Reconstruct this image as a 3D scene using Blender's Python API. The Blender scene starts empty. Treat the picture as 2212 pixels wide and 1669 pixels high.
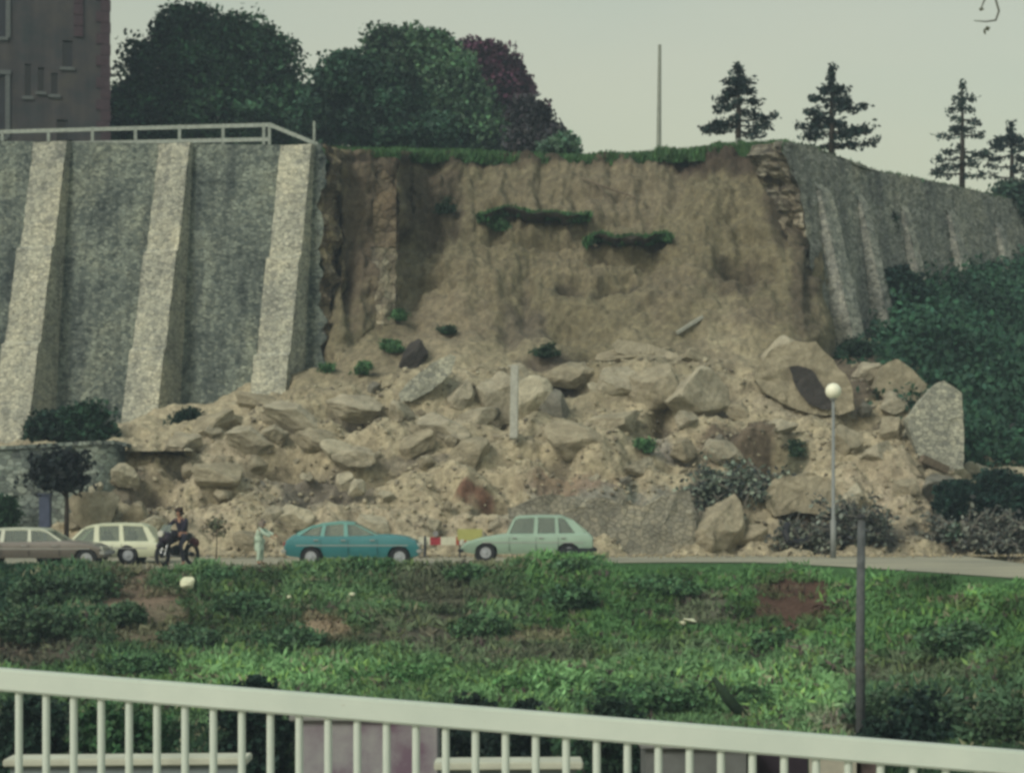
import bpy, bmesh, math, random
import numpy as np
from mathutils import Vector, Matrix, noise, Euler

scene = bpy.context.scene
F, CX, HY = 4500.0, 1106.0, 1080.0      # focal length in plan pixels, centre column, eye level row
def P(px, py, Y): return ((px-CX)/F*Y, Y, (HY-py)/F*Y)
def PV(px, py, Y): return Vector(P(px, py, Y))

# ---------------------------------------------------------------- camera
cam = bpy.data.cameras.new('camera'); camo = bpy.data.objects.new('camera', cam)
scene.collection.objects.link(camo); scene.camera = camo
camo.location = (0, 0, 0); camo.rotation_euler = (math.radians(90), 0, 0)
cam.sensor_width = 36; cam.lens = 36*F/2212; cam.shift_y = (HY-834.5)/2212
cam.clip_start = .1; cam.clip_end = 3000
# ---------------------------------------------------------------- sky, sun, exposure
SUN = Vector((-.50, -.60, .62)).normalized()
world = bpy.data.worlds.new('World'); scene.world = world; world.use_nodes = True
nt = world.node_tree; nt.nodes.clear()
def wn(t, **k):
    n = nt.nodes.new(t)
    for a, b in k.items(): setattr(n, a, b)
    return n
sky = wn('ShaderNodeTexSky', sky_type='NISHITA', sun_disc=False)
sky.sun_elevation = math.asin(SUN.z); sky.sun_rotation = math.atan2(SUN.x, SUN.y)
sky.air_density = 1.6; sky.dust_density = 4; sky.ozone_density = .6
bg1 = wn('ShaderNodeBackground'); bg1.inputs[1].default_value = .05
nt.links.new(sky.outputs[0], bg1.inputs[0])
tc = wn('ShaderNodeTexCoord'); sep = wn('ShaderNodeSeparateXYZ'); nt.links.new(tc.outputs['Generated'], sep.inputs[0])
ramp = wn('ShaderNodeValToRGB'); nt.links.new(sep.outputs[2], ramp.inputs[0])
e = ramp.color_ramp.elements
e[0].position = 0; e[0].color = (.67, .60, .35, 1); e[1].position = 1; e[1].color = (.37, .44, .36, 1)
x = ramp.color_ramp.elements.new(.22); x.color = (.50, .495, .335, 1)
nz = wn('ShaderNodeTexNoise'); nz.inputs['Scale'].default_value = 2.6; nz.inputs['Detail'].default_value = 4
mpp = wn('ShaderNodeMapping'); mpp.inputs['Scale'].default_value = (1, 1, 3)
nt.links.new(tc.outputs['Generated'], mpp.inputs[0]); nt.links.new(mpp.outputs[0], nz.inputs[0])
mx = wn('ShaderNodeMix', data_type='RGBA', blend_type='MULTIPLY'); mx.inputs[0].default_value = 1
rr = wn('ShaderNodeValToRGB'); rr.color_ramp.elements[0].position = .3; rr.color_ramp.elements[0].color = (.86, .94, .96, 1)
rr.color_ramp.elements[1].position = .7; rr.color_ramp.elements[1].color = (1.06, 1.03, 1.0, 1)
nt.links.new(nz.outputs[0], rr.inputs[0]); nt.links.new(ramp.outputs[0], mx.inputs[6]); nt.links.new(rr.outputs[0], mx.inputs[7])
bg2 = wn('ShaderNodeBackground'); bg2.inputs[1].default_value = .67; nt.links.new(mx.outputs[2], bg2.inputs[0])
add = wn('ShaderNodeAddShader'); wo = wn('ShaderNodeOutputWorld')
nt.links.new(bg1.outputs[0], add.inputs[0]); nt.links.new(bg2.outputs[0], add.inputs[1]); nt.links.new(add.outputs[0], wo.inputs[0])
sl = bpy.data.lights.new('sun', 'SUN'); sl.energy = 1.5; sl.angle = math.radians(14); sl.color = (1.0, .97, .86)
so = bpy.data.objects.new('sun', sl); scene.collection.objects.link(so); so.rotation_euler = SUN.to_track_quat('Z', 'Y').to_euler()
scene.view_settings.view_transform = 'Standard'; scene.view_settings.look = 'None'
scene.view_settings.exposure = 0.17; scene.view_settings.gamma = 1
scene.render.engine = 'CYCLES'
try:
    scene.cycles.pixel_filter_type = 'BLACKMAN_HARRIS'; scene.cycles.filter_width = 3.2
except Exception: pass

# ---------------------------------------------------------------- helpers
rng = np.random.default_rng(7); random.seed(7)
def tag(o, label=None, cat=None, group=None, kind=None):
    if label: o['label'] = label
    if cat: o['category'] = cat
    if group: o['group'] = group
    if kind: o['kind'] = kind
    return o
def link(o, parent=None):
    scene.collection.objects.link(o)
    if parent: o.parent = parent
    return o
def empty(name, loc, rz=0):
    o = bpy.data.objects.new(name, None); o.location = loc; o.rotation_euler = (0, 0, rz); o.empty_display_size = .2
    return link(o)
def mesh(name, V, Fc, mat, parent=None, cols=None, smooth=False, origin=None):
    me = bpy.data.meshes.new(name)
    V = np.asarray(V, dtype=float)
    if origin is not None: V = V-np.asarray(origin)
    if isinstance(Fc, np.ndarray):
        nf, k_ = Fc.shape; me.vertices.add(len(V)); me.vertices.foreach_set('co', V.ravel()); me.loops.add(nf*k_); me.loops.foreach_set('vertex_index', Fc.ravel().astype(np.int32))
        me.polygons.add(nf); me.polygons.foreach_set('loop_start', np.arange(0, nf*k_, k_, dtype=np.int32)); me.update(calc_edges=True)
    else: me.from_pydata(V.tolist(), [], Fc); me.validate(); me.update()
    if cols is not None:
        a = me.color_attributes.new('Col', 'FLOAT_COLOR', 'POINT')
        c = np.ones((len(V), 4)); c[:, :3] = cols; a.data.foreach_set('color', c.ravel())
    if smooth: me.polygons.foreach_set('use_smooth', [True]*len(me.polygons))
    if mat: me.materials.append(mat)
    o = bpy.data.objects.new(name, me)
    if origin is not None and parent is None: o.location = origin
    return link(o, parent)
class MB:
    def __init__(s): s.v = []; s.f = []
    def add(s, V, Fc):
        n = len(s.v); s.v += [tuple(p) for p in V]; s.f += [tuple(i+n for i in f) for f in Fc]; return s
    def box(s, c, d, R=None):
        c = Vector(c); V = [Vector((i*d[0]/2, j*d[1]/2, k*d[2]/2)) for i in (-1, 1) for j in (-1, 1) for k in (-1, 1)]
        if R is not None: V = [R @ v for v in V]
        return s.add([c+v for v in V], [(0, 1, 3, 2), (4, 6, 7, 5), (0, 4, 5, 1), (2, 3, 7, 6), (0, 2, 6, 4), (1, 5, 7, 3)])
    def tube(s, pts, rad, n=8, cap=True):
        pts = [Vector(p) for p in pts]; rad = rad if isinstance(rad, (list, tuple)) else [rad]*len(pts)
        V = []; Fc = []
        for i, p in enumerate(pts):
            t = (pts[min(i+1, len(pts)-1)]-pts[max(i-1, 0)]).normalized()
            a = t.orthogonal().normalized() if i == 0 else (pa-t*pa.dot(t)).normalized()
            pa = a; b = t.cross(a)
            V += [p+(a*math.cos(k*2*math.pi/n)+b*math.sin(k*2*math.pi/n))*rad[i] for k in range(n)]
        for i in range(len(pts)-1):
            for k in range(n):
                Fc.append((i*n+k, i*n+(k+1) % n, (i+1)*n+(k+1) % n, (i+1)*n+k))
        if cap: Fc.append(tuple(range(n))[::-1]); Fc.append(tuple((len(pts)-1)*n+k for k in range(n)))
        return s.add(V, Fc)
    def cyl(s, a, b, r, n=24): return s.tube([a, b], r, n)
    def bar(s, a, b, w, d):
        a = Vector(a); b = Vector(b); R = (b-a).to_track_quat('X', 'Z').to_matrix()
        return s.box((a+b)/2, ((b-a).length, w, d), R)
    def build(s, name, mat, parent=None, smooth=False, bevel=0):
        o = mesh(name, s.v, s.f, mat, parent, smooth=smooth)
        bm = bmesh.new(); bm.from_mesh(o.data); bmesh.ops.recalc_face_normals(bm, faces=bm.faces)
        if bevel: bmesh.ops.bevel(bm, geom=bm.edges[:], offset=bevel, segments=2, affect='EDGES')
        bm.to_mesh(o.data); bm.free()
        return o
def fbm(p, s=1.0, o=5, H=.8, L=2.1): return noise.fractal(Vector(p)*s, H, L, o)

# ---------------------------------------------------------------- materials
class NT:
    def __init__(s, name, rough=.9, spec=.2):
        s.m = bpy.data.materials.new(name); s.m.use_nodes = True; s.t = s.m.node_tree; s.p = s.t.nodes['Principled BSDF']
        s.p.inputs['Roughness'].default_value = rough; s.p.inputs['Specular IOR Level'].default_value = spec
        s.tc = s.t.nodes.new('ShaderNodeTexCoord')
    def n(s, t, **k):
        n = s.t.nodes.new(t)
        for a, b in k.items(): setattr(n, a, b)
        return n
    def l(s, a, b): s.t.links.new(a, b)
    def mapping(s, sc=(1, 1, 1), src='Object'):
        m = s.n('ShaderNodeMapping'); m.inputs['Scale'].default_value = sc; s.l(s.tc.outputs[src], m.inputs[0]); return m.outputs[0]
    def noise(s, scale, det=6, rough=.6, vec=None):
        n = s.n('ShaderNodeTexNoise'); n.inputs['Scale'].default_value = scale; n.inputs['Detail'].default_value = det
        n.inputs['Roughness'].default_value = rough; s.l(vec or s.tc.outputs['Object'], n.inputs[0]); return n.outputs[0]
    def ramp(s, fac, stops):
        r = s.n('ShaderNodeValToRGB'); el = r.color_ramp.elements
        while len(el) < len(stops): el.new(.5)
        for q, (p, c) in zip(el, stops): q.position = p; q.color = (*c, 1) if len(c) == 3 else c
        s.l(fac, r.inputs[0]); return r.outputs[0]
    def mix(s, a, b, fac=1, mode='MIX'):
        m = s.n('ShaderNodeMix', data_type='RGBA', blend_type=mode)
        if isinstance(fac, (int, float)): m.inputs[0].default_value = fac
        else: s.l(fac, m.inputs[0])
        for v, i in ((a, 6), (b, 7)):
            if isinstance(v, tuple): m.inputs[i].default_value = (*v, 1)
            else: s.l(v, m.inputs[i])
        return m.outputs[2]
    def bump(s, h, dist=.05, st=1):
        b = s.n('ShaderNodeBump'); b.inputs['Distance'].default_value = dist; b.inputs['Strength'].default_value = st
        s.l(h, b.inputs['Height']); s.l(b.outputs[0], s.p.inputs['Normal'])
    def col(s, c):
        if isinstance(c, tuple): s.p.inputs['Base Color'].default_value = (*c, 1)
        else: s.l(c, s.p.inputs['Base Color'])
        return s.m
def plain(name, col, rough=.6, var=.15, spec=.3, metal=0, scale=8):
    k = NT(name, rough, spec); k.p.inputs['Metallic'].default_value = metal
    g = k.noise(scale); a = tuple(c*(1-var) for c in col); b = tuple(min(1, c*(1+var)) for c in col)
    k.col(k.ramp(g, [(.3, a), (.7, b)])); return k.m
def stone_mat(name, light, mid, dark, cell=4.2, stain=1.0, squash=1.6):
    k = NT(name, .95, .1)
    v = k.mapping((1, 1, squash))
    w = k.noise(1.3, 3, vec=v)
    vv = k.n('ShaderNodeTexVoronoi'); vv.inputs['Scale'].default_value = cell; k.l(v, vv.inputs[0])
    cellc = k.ramp(vv.outputs['Color'], [(.1, dark), (.5, mid), (.9, light)])
    ed = k.n('ShaderNodeTexVoronoi', feature='DISTANCE_TO_EDGE'); ed.inputs['Scale'].default_value = cell; k.l(v, ed.inputs[0])
    j = k.ramp(ed.outputs[0], [(0, (.42, .42, .42)), (.09, (1, 1, 1))])
    c = k.mix(cellc, j, .8, 'MULTIPLY')
    big = k.noise(.42, 8, .62)
    st = k.ramp(big, [(.32, (.45, .48, .52)), (.5, (.95, .96, .95)), (.66, (1.25, 1.2, 1.1))])
    c = k.mix(c, st, 1.0*min(1, stain), 'MULTIPLY')
    streak = k.noise(1.0, 7, .6, vec=k.mapping((1.7, 1.7, .16)))
    s2 = k.ramp(streak, [(.36, (.55, .56, .60)), (.55, (1, 1, 1))])
    c = k.mix(c, s2, .9*stain, 'MULTIPLY')
    fine = k.noise(14, 5, .7); c = k.mix(c, k.ramp(fine, [(.3, (.72, .72, .72)), (.7, (1.22, 1.22, 1.22))]), .8, 'MULTIPLY')
    k.bump(k.mix(j, fine, .5), .06, .9)
    return k.col(c)
def attr_mat(name, rough=.95, spec=.1, lo=.6, hi=1.35, sc=5, bump=.08, bsc=6, fine=22, grit=True):
    k = NT(name, rough, spec)
    a = k.n('ShaderNodeVertexColor'); a.layer_name = 'Col'
    g = k.noise(sc, 8, .65); g2 = k.noise(fine, 4, .7)
    c = k.mix(a.outputs[0], k.ramp(g, [(.3, (lo,)*3), (.7, (hi,)*3)]), 1, 'MULTIPLY')
    c = k.mix(c, k.ramp(g2, [(.3, (.75, .75, .75)), (.7, (1.2, 1.2, 1.2))]), .8, 'MULTIPLY')
    if grit:
        vo = k.n('ShaderNodeTexVoronoi'); vo.inputs['Scale'].default_value = 3.4; k.l(k.tc.outputs['Object'], vo.inputs[0])
        c = k.mix(c, k.ramp(vo.outputs['Color'], [(.2, (.78, .77, .78)), (.8, (1.18, 1.17, 1.14))]), .7, 'MULTIPLY')
    if bump: k.bump(k.noise(bsc, 10, .7), bump, 1)
    return k.col(c)
def leaf_mat(name):
    k = NT(name, .75, .15)
    a = k.n('ShaderNodeVertexColor'); a.layer_name = 'Col'
    k.col(a.outputs[0]); return k.m
LEAF = leaf_mat('foliage')
EARTH = attr_mat('landslip_earth', lo=.62, hi=1.3)
BANKM = attr_mat('bank_soil', lo=.7, hi=1.25, bump=.05, grit=False)
WALLM = stone_mat('rubble_masonry', (.30, .345, .30), (.205, .24, .215), (.105, .13, .125), cell=6)
BUTTM = stone_mat('buttress_masonry', (.58, .58, .48), (.48, .49, .41), (.31, .32, .285), cell=6, stain=.65)
RWALLM = stone_mat('weathered_masonry', (.43, .44, .39), (.33, .34, .305), (.20, .21, .195), cell=5.2, stain=.8)
RBUTTM = stone_mat('pale_buttress_masonry', (.50, .51, .45), (.39, .40, .36), (.25, .26, .24), cell=5.2, stain=.5)
RCORE = stone_mat('torn_masonry', (.33, .315, .26), (.21, .19, .15), (.10, .09, .075), cell=3, squash=1.0)
LOWM = stone_mat('low_wall_masonry', (.36, .41, .37), (.25, .30, .27), (.14, .16, .155), cell=4)
CORE = stone_mat('wall_core', (.36, .31, .21), (.22, .18, .13), (.10, .085, .07), cell=3.0, squash=1.0)
def rockm(name, col, v=.22):
    k = NT(name, .95, .1)
    g = k.noise(2.0, 9, .65, vec=k.tc.outputs['Object']); g2 = k.noise(9, 6, .7)
    a = tuple(c*(1-v*1.5) for c in col); b = tuple(c*(1+v) for c in col)
    c = k.mix(k.ramp(g, [(.32, a), (.66, b)]), k.ramp(g2, [(.3, (.74,)*3), (.7, (1.18,)*3)]), .9, 'MULTIPLY')
    k.bump(k.noise(3.5, 10, .7), .12, 1); return k.col(c)
R_PALE = rockm('pale_limestone', (.42, .39, .30)); R_TAN = rockm('tan_limestone', (.365, .332, .245))
R_GREY = rockm('grey_limestone', (.24, .235, .20)); R_DARK = rockm('dark_wet_stone', (.07, .065, .062))
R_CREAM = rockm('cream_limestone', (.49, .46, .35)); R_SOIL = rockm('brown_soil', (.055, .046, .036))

# ---------------------------------------------------------------- thin milky air, added to lift the shadows
hzm = bpy.data.materials.new('shadow_lift_air'); hzm.use_nodes = True; ht = hzm.node_tree; ht.nodes.clear()
hv_ = ht.nodes.new('ShaderNodeVolumePrincipled'); hv_.inputs['Color'].default_value = (.62, .80, 1.0, 1); hv_.inputs['Density'].default_value = .0009; hv_.inputs['Anisotropy'].default_value = 0
ho_ = ht.nodes.new('ShaderNodeOutputMaterial'); ht.links.new(hv_.outputs[0], ho_.inputs['Volume'])
hb_ = MB(); hb_.box((0, 130, 14.2), (520, 400, 42)); tag(hb_.build('haze', hzm), kind='stuff', label='thin milky haze added through the whole valley to lift the shadows', cat='haze')
# ---------------------------------------------------------------- ground, plateau
def flat(name, pts, z, mat, **k):
    o = mesh(name, [(a, b, z) for a, b in pts], [tuple(range(len(pts)))], mat); return tag(o, kind='structure', **k)
GRASSY = plain('grass_ground', (.05, .085, .03), .95, .4, .1, scale=.6)
flat('ground', [(-250, -60), (250, -60), (250, 320), (-250, 320)], -5.75, GRASSY)
ROADZ = -1.70
ASPH = NT('dusty_asphalt', .9, .15)
g = ASPH.noise(.8, 6, .6, vec=ASPH.mapping((.35, 1, 1))); g2 = ASPH.noise(18, 4)
ASPH.col(ASPH.mix(ASPH.ramp(g, [(.35, (.25, .25, .205)), (.65, (.40, .38, .29))]), ASPH.ramp(g2, [(.3, (.8,)*3), (.7, (1.15,)*3)]), 1, 'MULTIPLY'))
def crestY(X):    # near edge of the road; it swings towards the camera on the right
    return 57.4 if X < 6.6 else 57.4-(X-6.6)**1.35*1.55
def zroad(X, Y): return ROADZ-float(np.interp(X, [-14, -4, 0, 1.5, 3], [.20, .16, .10, .03, 0]))*min(1, max(0, (66-Y)/8.6))
xs = [-60, -40, -25]+list(np.arange(-20, 6.6, 2.0))+list(np.arange(6.6, 14.2, .4))
rv = [(x, crestY(x)-.25, zroad(x, crestY(x)-.25)) for x in xs]+[(x, 66.0, ROADZ) for x in xs]+[(x, 70.0, ROADZ) for x in xs]; m = len(xs)
road = mesh('road', rv, [(r_*m+i, r_*m+i+1, (r_+1)*m+i+1, (r_+1)*m+i) for r_ in (0, 1) for i in range(m-1)], ASPH.m); tag(road, kind='structure')
# far kerb and pavement, seen on the right where the rubble has not reached
KERB = plain('kerb_stone', (.23, .235, .20), .9, .2)
PAVE = plain('pavement', (.42, .39, .31), .95, .2, scale=2)
mb = MB(); mb.box((-20+40, 66.05, ROADZ+.06), (200-80, .22, .13)); tag(mb.build('kerb', KERB), kind='structure')
mb = MB(); mb.box((20, 67.35, ROADZ+.05), (120, 2.38, .10)); tag(mb.build('pavement', PAVE), kind='structure')

# plateau behind the walls
def edgeY(px):
    return np.interp(px, [-900, 640, 700, 855, 880, 1000, 1200, 1400, 1600, 1740, 1860, 2212, 2600], [86, 78.5, 79.2, 79.8, 83.3, 84.6, 85.2, 85.2, 84, 82.5, 85, 101, 115])
def edgePy(px):
    return np.interp(px, [-900, 0, 640, 720, 860, 1000, 1150, 1260, 1400, 1540, 1690, 1760, 1900, 2050, 2212, 2500], [296, 312, 320, 322, 324, 326, 334, 337, 330, 318, 306, 310, 362, 402, 455, 470])
V = []; Fc = []; cols = []
pxs = list(range(-900, 2900, 40)); n2 = 14
for i, px in enumerate(pxs):
    Y0 = float(edgeY(px)); x0, _, z0 = P(px, float(edgePy(px)), Y0)
    for j in range(n2):
        d = (j/(n2-1))**2*160
        V.append((x0*(1+d/Y0*.9), min(Y0+d, 318), z0-.25 - min(d, 6)*.07 + (.12*fbm((px*.02, j*.9, 0)) if j else 0)))
Fc = [(i*n2+j, (i+1)*n2+j, (i+1)*n2+j+1, i*n2+j+1) for i in range(len(pxs)-1) for j in range(n2-1)]
tag(mesh('plateau_ground', V, Fc, GRASSY, smooth=True), kind='structure')

# ---------------------------------------------------------------- the landslide slope
COLS = {
 -80: [(1212, 66.6), (1190, 67.6), (1150, 67.9), (1100, 68.0), (1050, 68.1), (1010, 68.3), (990, 68.6), (978, 69.5), (972, 72), (966, 75)],
 90:  [(1212, 66.0), (1180, 67.2), (1150, 67.5), (1100, 67.8), (1050, 67.9), (1015, 68.1), (995, 68.6), (980, 69.5), (972, 72), (964, 75)],
 190: [(1212, 64.6), (1175, 65.4), (1130, 66.0), (1075, 66.6), (1030, 67.2), (1000, 67.9), (980, 68.8), (970, 70), (962, 72.5), (955, 75)],
 350: [(1212, 63.8), (1175, 64.8), (1125, 65.8), (1070, 66.8), (1020, 67.8), (980, 69.0), (950, 70.2), (925, 71.6), (910, 73.5), (900, 76)],
 500: [(1212, 63.5), (1175, 64.6), (1125, 65.7), (1065, 66.9), (1010, 68.2), (965, 69.4), (930, 70.6), (895, 72), (865, 74.5), (850, 77)],
 620: [(1212, 63.4), (1175, 64.5), (1120, 65.7), (1060, 67.0), (1000, 68.5), (945, 69.8), (895, 71.2), (850, 72.8), (815, 75.3), (780, 78)],
 704: [(1212, 63.3), (1170, 64.6), (1110, 66.0), (1040, 67.5), (970, 69.0), (908, 70.6), (850, 72.6), (805, 74.6), (775, 76.6), (748, 80.5)],
 736: [(1212, 63.3), (1170, 64.6), (1110, 66.0), (1040, 67.5), (970, 69.0), (900, 70.8), (830, 73.2), (770, 75.4), (520, 77.6), (323, 78.6)],
 855: [(1212, 63.3), (1170, 64.7), (1105, 66.1), (1030, 67.7), (950, 69.5), (870, 71.8), (760, 75.4), (665, 78), (480, 79.0), (325, 79.8)],
 884: [(1212, 63.3), (1170, 64.7), (1105, 66.1), (1030, 67.7), (950, 69.5), (870, 71.8), (760, 75.2), (640, 79.3), (480, 82.2), (328, 83.5)],
 1000:[(1212, 63.3), (1170, 64.7), (1100, 66.1), (1020, 67.8), (930, 69.9), (840, 72.5), (730, 75.9), (620, 78.9), (500, 81.6), (332, 84.7)],
 1200:[(1212, 63.4), (1170, 64.9), (1100, 66.2), (1015, 67.9), (925, 70.0), (830, 72.7), (720, 76.0), (610, 79.0), (492, 81.8), (340, 85.2)],
 1400:[(1212, 63.4), (1170, 65.0), (1100, 66.3), (1015, 68.0), (925, 70.1), (830, 72.8), (720, 76.1), (610, 78.9), (500, 81.5), (338, 85.2)],
 1600:[(1212, 63.4), (1170, 64.8), (1100, 66.3), (1015, 68.1), (925, 70.2), (830, 72.8), (720, 75.9), (610, 78.4), (480, 81.0), (328, 84.0)],
 1740:[(1212, 63.3), (1170, 64.6), (1100, 66.2), (1020, 68.0), (940, 69.9), (850, 72.3), (760, 74.9), (640, 77.4), (480, 79.8), (322, 82.2)],
 1768:[(1212, 63.3), (1170, 64.6), (1100, 66.2), (1022, 68.0), (945, 69.8), (865, 72.0), (780, 74.8), (680, 77.6), (500, 81.2), (322, 83.8)],
 1806:[(1212, 63.3), (1170, 64.6), (1100, 66.2), (1025, 67.8), (950, 69.6), (885, 71.4), (830, 73.4), (790, 75.8), (765, 78.6), (745, 83.5)],
 1890:[(1212, 63.2), (1170, 64.5), (1105, 66.0), (1035, 67.6), (970, 69.2), (905, 71.0), (850, 73.0), (800, 75.2), (765, 77.6), (740, 81)],
 2000:[(1210, 63.4), (1170, 64.6), (1110, 66.1), (1050, 67.4), (990, 68.8), (935, 70.4), (890, 72.2), (850, 74.5), (825, 77), (800, 80)],
 2100:[(1204, 64.4), (1175, 65.4), (1130, 66.6), (1090, 67.6), (1055, 68.8), (1030, 70.0), (1010, 71.6), (990, 73.8), (970, 76), (940, 79)],
 2330:[(1202, 65.4), (1180, 66.2), (1150, 67.0), (1120, 68.0), (1090, 69.2), (1060, 70.5), (1035, 72), (1010, 74), (985, 76), (960, 79)],
}
CK = sorted(COLS); CA = np.array([COLS[k] for k in CK], float)     # (ncol, 10, 2)
def column(px):
    px = min(max(px, CK[0]), CK[-1])
    return np.array([[np.interp(px, CK, CA[:, j, c]) for c in (0, 1)] for j in range(10)])
# local swellings (+, towards the viewer) and hollows (-): px, py, rx, ry, metres
BUMPS = [(180, 1010, 40, 26, -.5), (395, 1000, 45, 14, -.7), (330, 1050, 50, 22, -.8), (600, 985, 60, 18, -1.3), (840, 1010, 60, 12, -.7), (1000, 1010, 26, 14, -.8), (480, 1075, 40, 12, -.7), (1450, 1000, 30, 16, -.8), (1690, 990, 50, 14, -.8), (300, 985, 60, 25, .5), (650, 900, 60, 30, .5),
 (440, 930, 60, 22, .6), (760, 880, 60, 25, .6), (790, 905, 60, 12, -.7), (520, 1090, 80, 30, .5), (700, 1040, 90, 34, -.7), (790, 965, 30, 10, -.6),
 (740, 1110, 100, 30, .5), (930, 850, 90, 40, .6), (1075, 890, 28, 16, -.9), (1135, 655, 16, 60, -.3), (1100, 720, 24, 40, -.25), (870, 520, 60, 14, -.5),
 (1240, 830, 60, 22, -.8), (1400, 840, 150, 50, .9), (1210, 700, 60, 30, -.6), (1330, 620, 40, 16, -.6), (1230, 615, 30, 12, -.5), (1160, 515, 120, 10, -.5),
 (1350, 555, 110, 14, -.6), (1600, 580, 50, 25, -.7), (1640, 700, 60, 40, .5), (1560, 870, 40, 30, -.7), (1430, 890, 26, 30, -.8), (1000, 600, 90, 60, .5),
 (1440, 660, 110, 50, .5), (1300, 770, 60, 16, -.6), (1650, 960, 70, 26, .7), (1610, 1010, 100, 26, -.6), (1480, 960, 40, 26, -.5), (1290, 1000, 60, 30, .5),
 (1210, 1000, 30, 16, -.6), (1070, 1095, 36, 16, -.9), (1240, 1080, 60, 20, -.3), (990, 1030, 70, 40, .6), (1900, 1000, 80, 30, .5), (1860, 900, 50, 16, -.6),
 (1740, 400, 20, 60, -.4), (1700, 470, 30, 60, -.5), (760, 600, 12, 90, -.5), (1180, 950, 120, 25, .5), (1750, 560, 20, 90, -.5), (1560, 450, 80, 60, .4)]
# different earths and stones in the slip, with shade painted dark into the hollows: px, py, rx, ry, colour, strength
OLIVE = (.185, .168, .112); TAN = (.41, .37, .265); BROWN = (.15, .11, .07); HOLLOW_SHADE = (.060, .052, .045)
PATCH = [(790, 480, 75, 190, (.15, .115, .075), .9), (930, 430, 70, 90, (.105, .082, .052), .9), (1150, 345, 420, 17, (.06, .045, .03), .9), (1600, 345, 150, 30, (.075, .055, .04), .9),
 (1700, 430, 50, 90, (.09, .07, .05), .8), (1740, 620, 30, 120, (.10, .078, .055), .7), (1210, 420, 160, 60, (.21, .175, .105), .5), (1360, 410, 120, 70, (.215, .18, .11), .6),
 (1000, 620, 120, 70, (.235, .20, .11), .7), (1250, 560, 70, 60, (.22, .185, .105), .6), (1450, 640, 80, 60, (.22, .18, .11), .5), (1600, 600, 60, 50, (.10, .08, .055), .7),
 (1640, 690, 70, 30, (.14, .11, .075), .5), (1130, 700, 60, 40, (.12, .10, .08), .6), (1330, 620, 50, 14, HOLLOW_SHADE, .7), (1225, 612, 30, 10, HOLLOW_SHADE, .6), (1136, 650, 12, 55, (.12, .10, .075), .6),
 (890, 770, 30, 14, HOLLOW_SHADE, .6), (1290, 772, 60, 10, HOLLOW_SHADE, .8), (1180, 775, 60, 16, (.09, .07, .06), .7), (1215, 825, 55, 22, (.075, .062, .055), .85), (1075, 895, 22, 12, HOLLOW_SHADE, .8),
 (790, 900, 60, 11, HOLLOW_SHADE, .8), (690, 1030, 120, 34, (.13, .12, .11), .75), (600, 990, 55, 14, HOLLOW_SHADE, .8), (330, 1055, 50, 18, HOLLOW_SHADE, .8), (390, 998, 34, 12, HOLLOW_SHADE, .8),
 (210, 1010, 38, 16, HOLLOW_SHADE, .7), (270, 1040, 70, 30, (.15, .13, .11), .6), (640, 1080, 70, 26, (.15, .14, .125), .6), (790, 968, 32, 9, HOLLOW_SHADE, .7), (920, 985, 130, 9, (.13, .12, .105), .6),
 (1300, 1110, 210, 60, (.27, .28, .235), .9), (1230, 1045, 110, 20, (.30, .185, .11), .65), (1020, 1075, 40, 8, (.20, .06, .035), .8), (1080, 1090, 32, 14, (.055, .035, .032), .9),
 (1445, 960, 50, 22, (.26, .25, .23), .7), (1365, 1060, 14, 60, (.15, .18, .145), .7), (1200, 995, 30, 12, HOLLOW_SHADE, .5), (1600, 960, 90, 34, (.125, .09, .06), .85), (1720, 975, 22, 20, (.06, .085, .05), .8),
 (1570, 1040, 80, 36, (.10, .115, .10), .85), (1800, 1120, 100, 14, (.14, .085, .05), .8), (1840, 1150, 130, 26, (.075, .085, .085), .9), (1560, 860, 30, 20, HOLLOW_SHADE, .6), (1430, 900, 16, 26, HOLLOW_SHADE, .6),
 (1850, 830, 40, 40, (.12, .09, .065), .8), (1850, 780, 90, 18, (.11, .085, .06), .8), (1900, 900, 50, 10, HOLLOW_SHADE, .7), (2120, 1160, 130, 22, (.07, .075, .075), .9), (2150, 985, 90, 28, (.05, .045, .045), .9),
 (900, 1130, 260, 40, (.43, .37, .24), .6), (480, 1000, 120, 60, (.45, .39, .26), .6), (400, 1120, 120, 30, (.44, .38, .25), .6), (1950, 1060, 130, 60, (.46, .385, .255), .6), (1700, 880, 60, 20, TAN, .5),
 (1500, 780, 100, 30, (.21, .175, .11), .5), (1500, 1120, 60, 40, TAN, .8), (950, 700, 120, 60, (.25, .205, .125), .6), (780, 790, 80, 40, (.25, .21, .12), .6)]
NU, NV = 620, 330
us = np.linspace(-80, 2330, NU); vs = np.linspace(0, 1, NV)
VK = np.linspace(0, 1, 10)
SP = np.zeros((NU, NV, 3)); PX = np.zeros((NU, NV)); PY = np.zeros((NU, NV))
for i, u in enumerate(us):
    c = column(u)
    cs = c.copy()
    py = np.interp(vs, VK, cs[:, 0]); Y = np.interp(vs, VK, cs[:, 1])
    ker = np.ones(9)/9   # soften the joints of the profile
    Ys = np.convolve(np.pad(Y, 4, mode='edge'), ker, 'valid'); Ys[:5] = Y[:5]; Ys[-5:] = Y[-5:]
    PX[i] = u; PY[i] = py
    SP[i, :, 0] = (u-CX)/F*Ys; SP[i, :, 1] = Ys; SP[i, :, 2] = (HY-py)/F*Ys
def sm(a): return np.clip(a, 0, 1)
def slope_normal(A):
    du = np.gradient(A, axis=0); dv = np.gradient(A, axis=1); n = np.cross(du, dv); n /= np.linalg.norm(n, axis=2, keepdims=True)+1e-9
    n[n[:, :, 1] > 0] *= -1; return n
N0 = slope_normal(SP)
disp = np.zeros((NU, NV))
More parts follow.
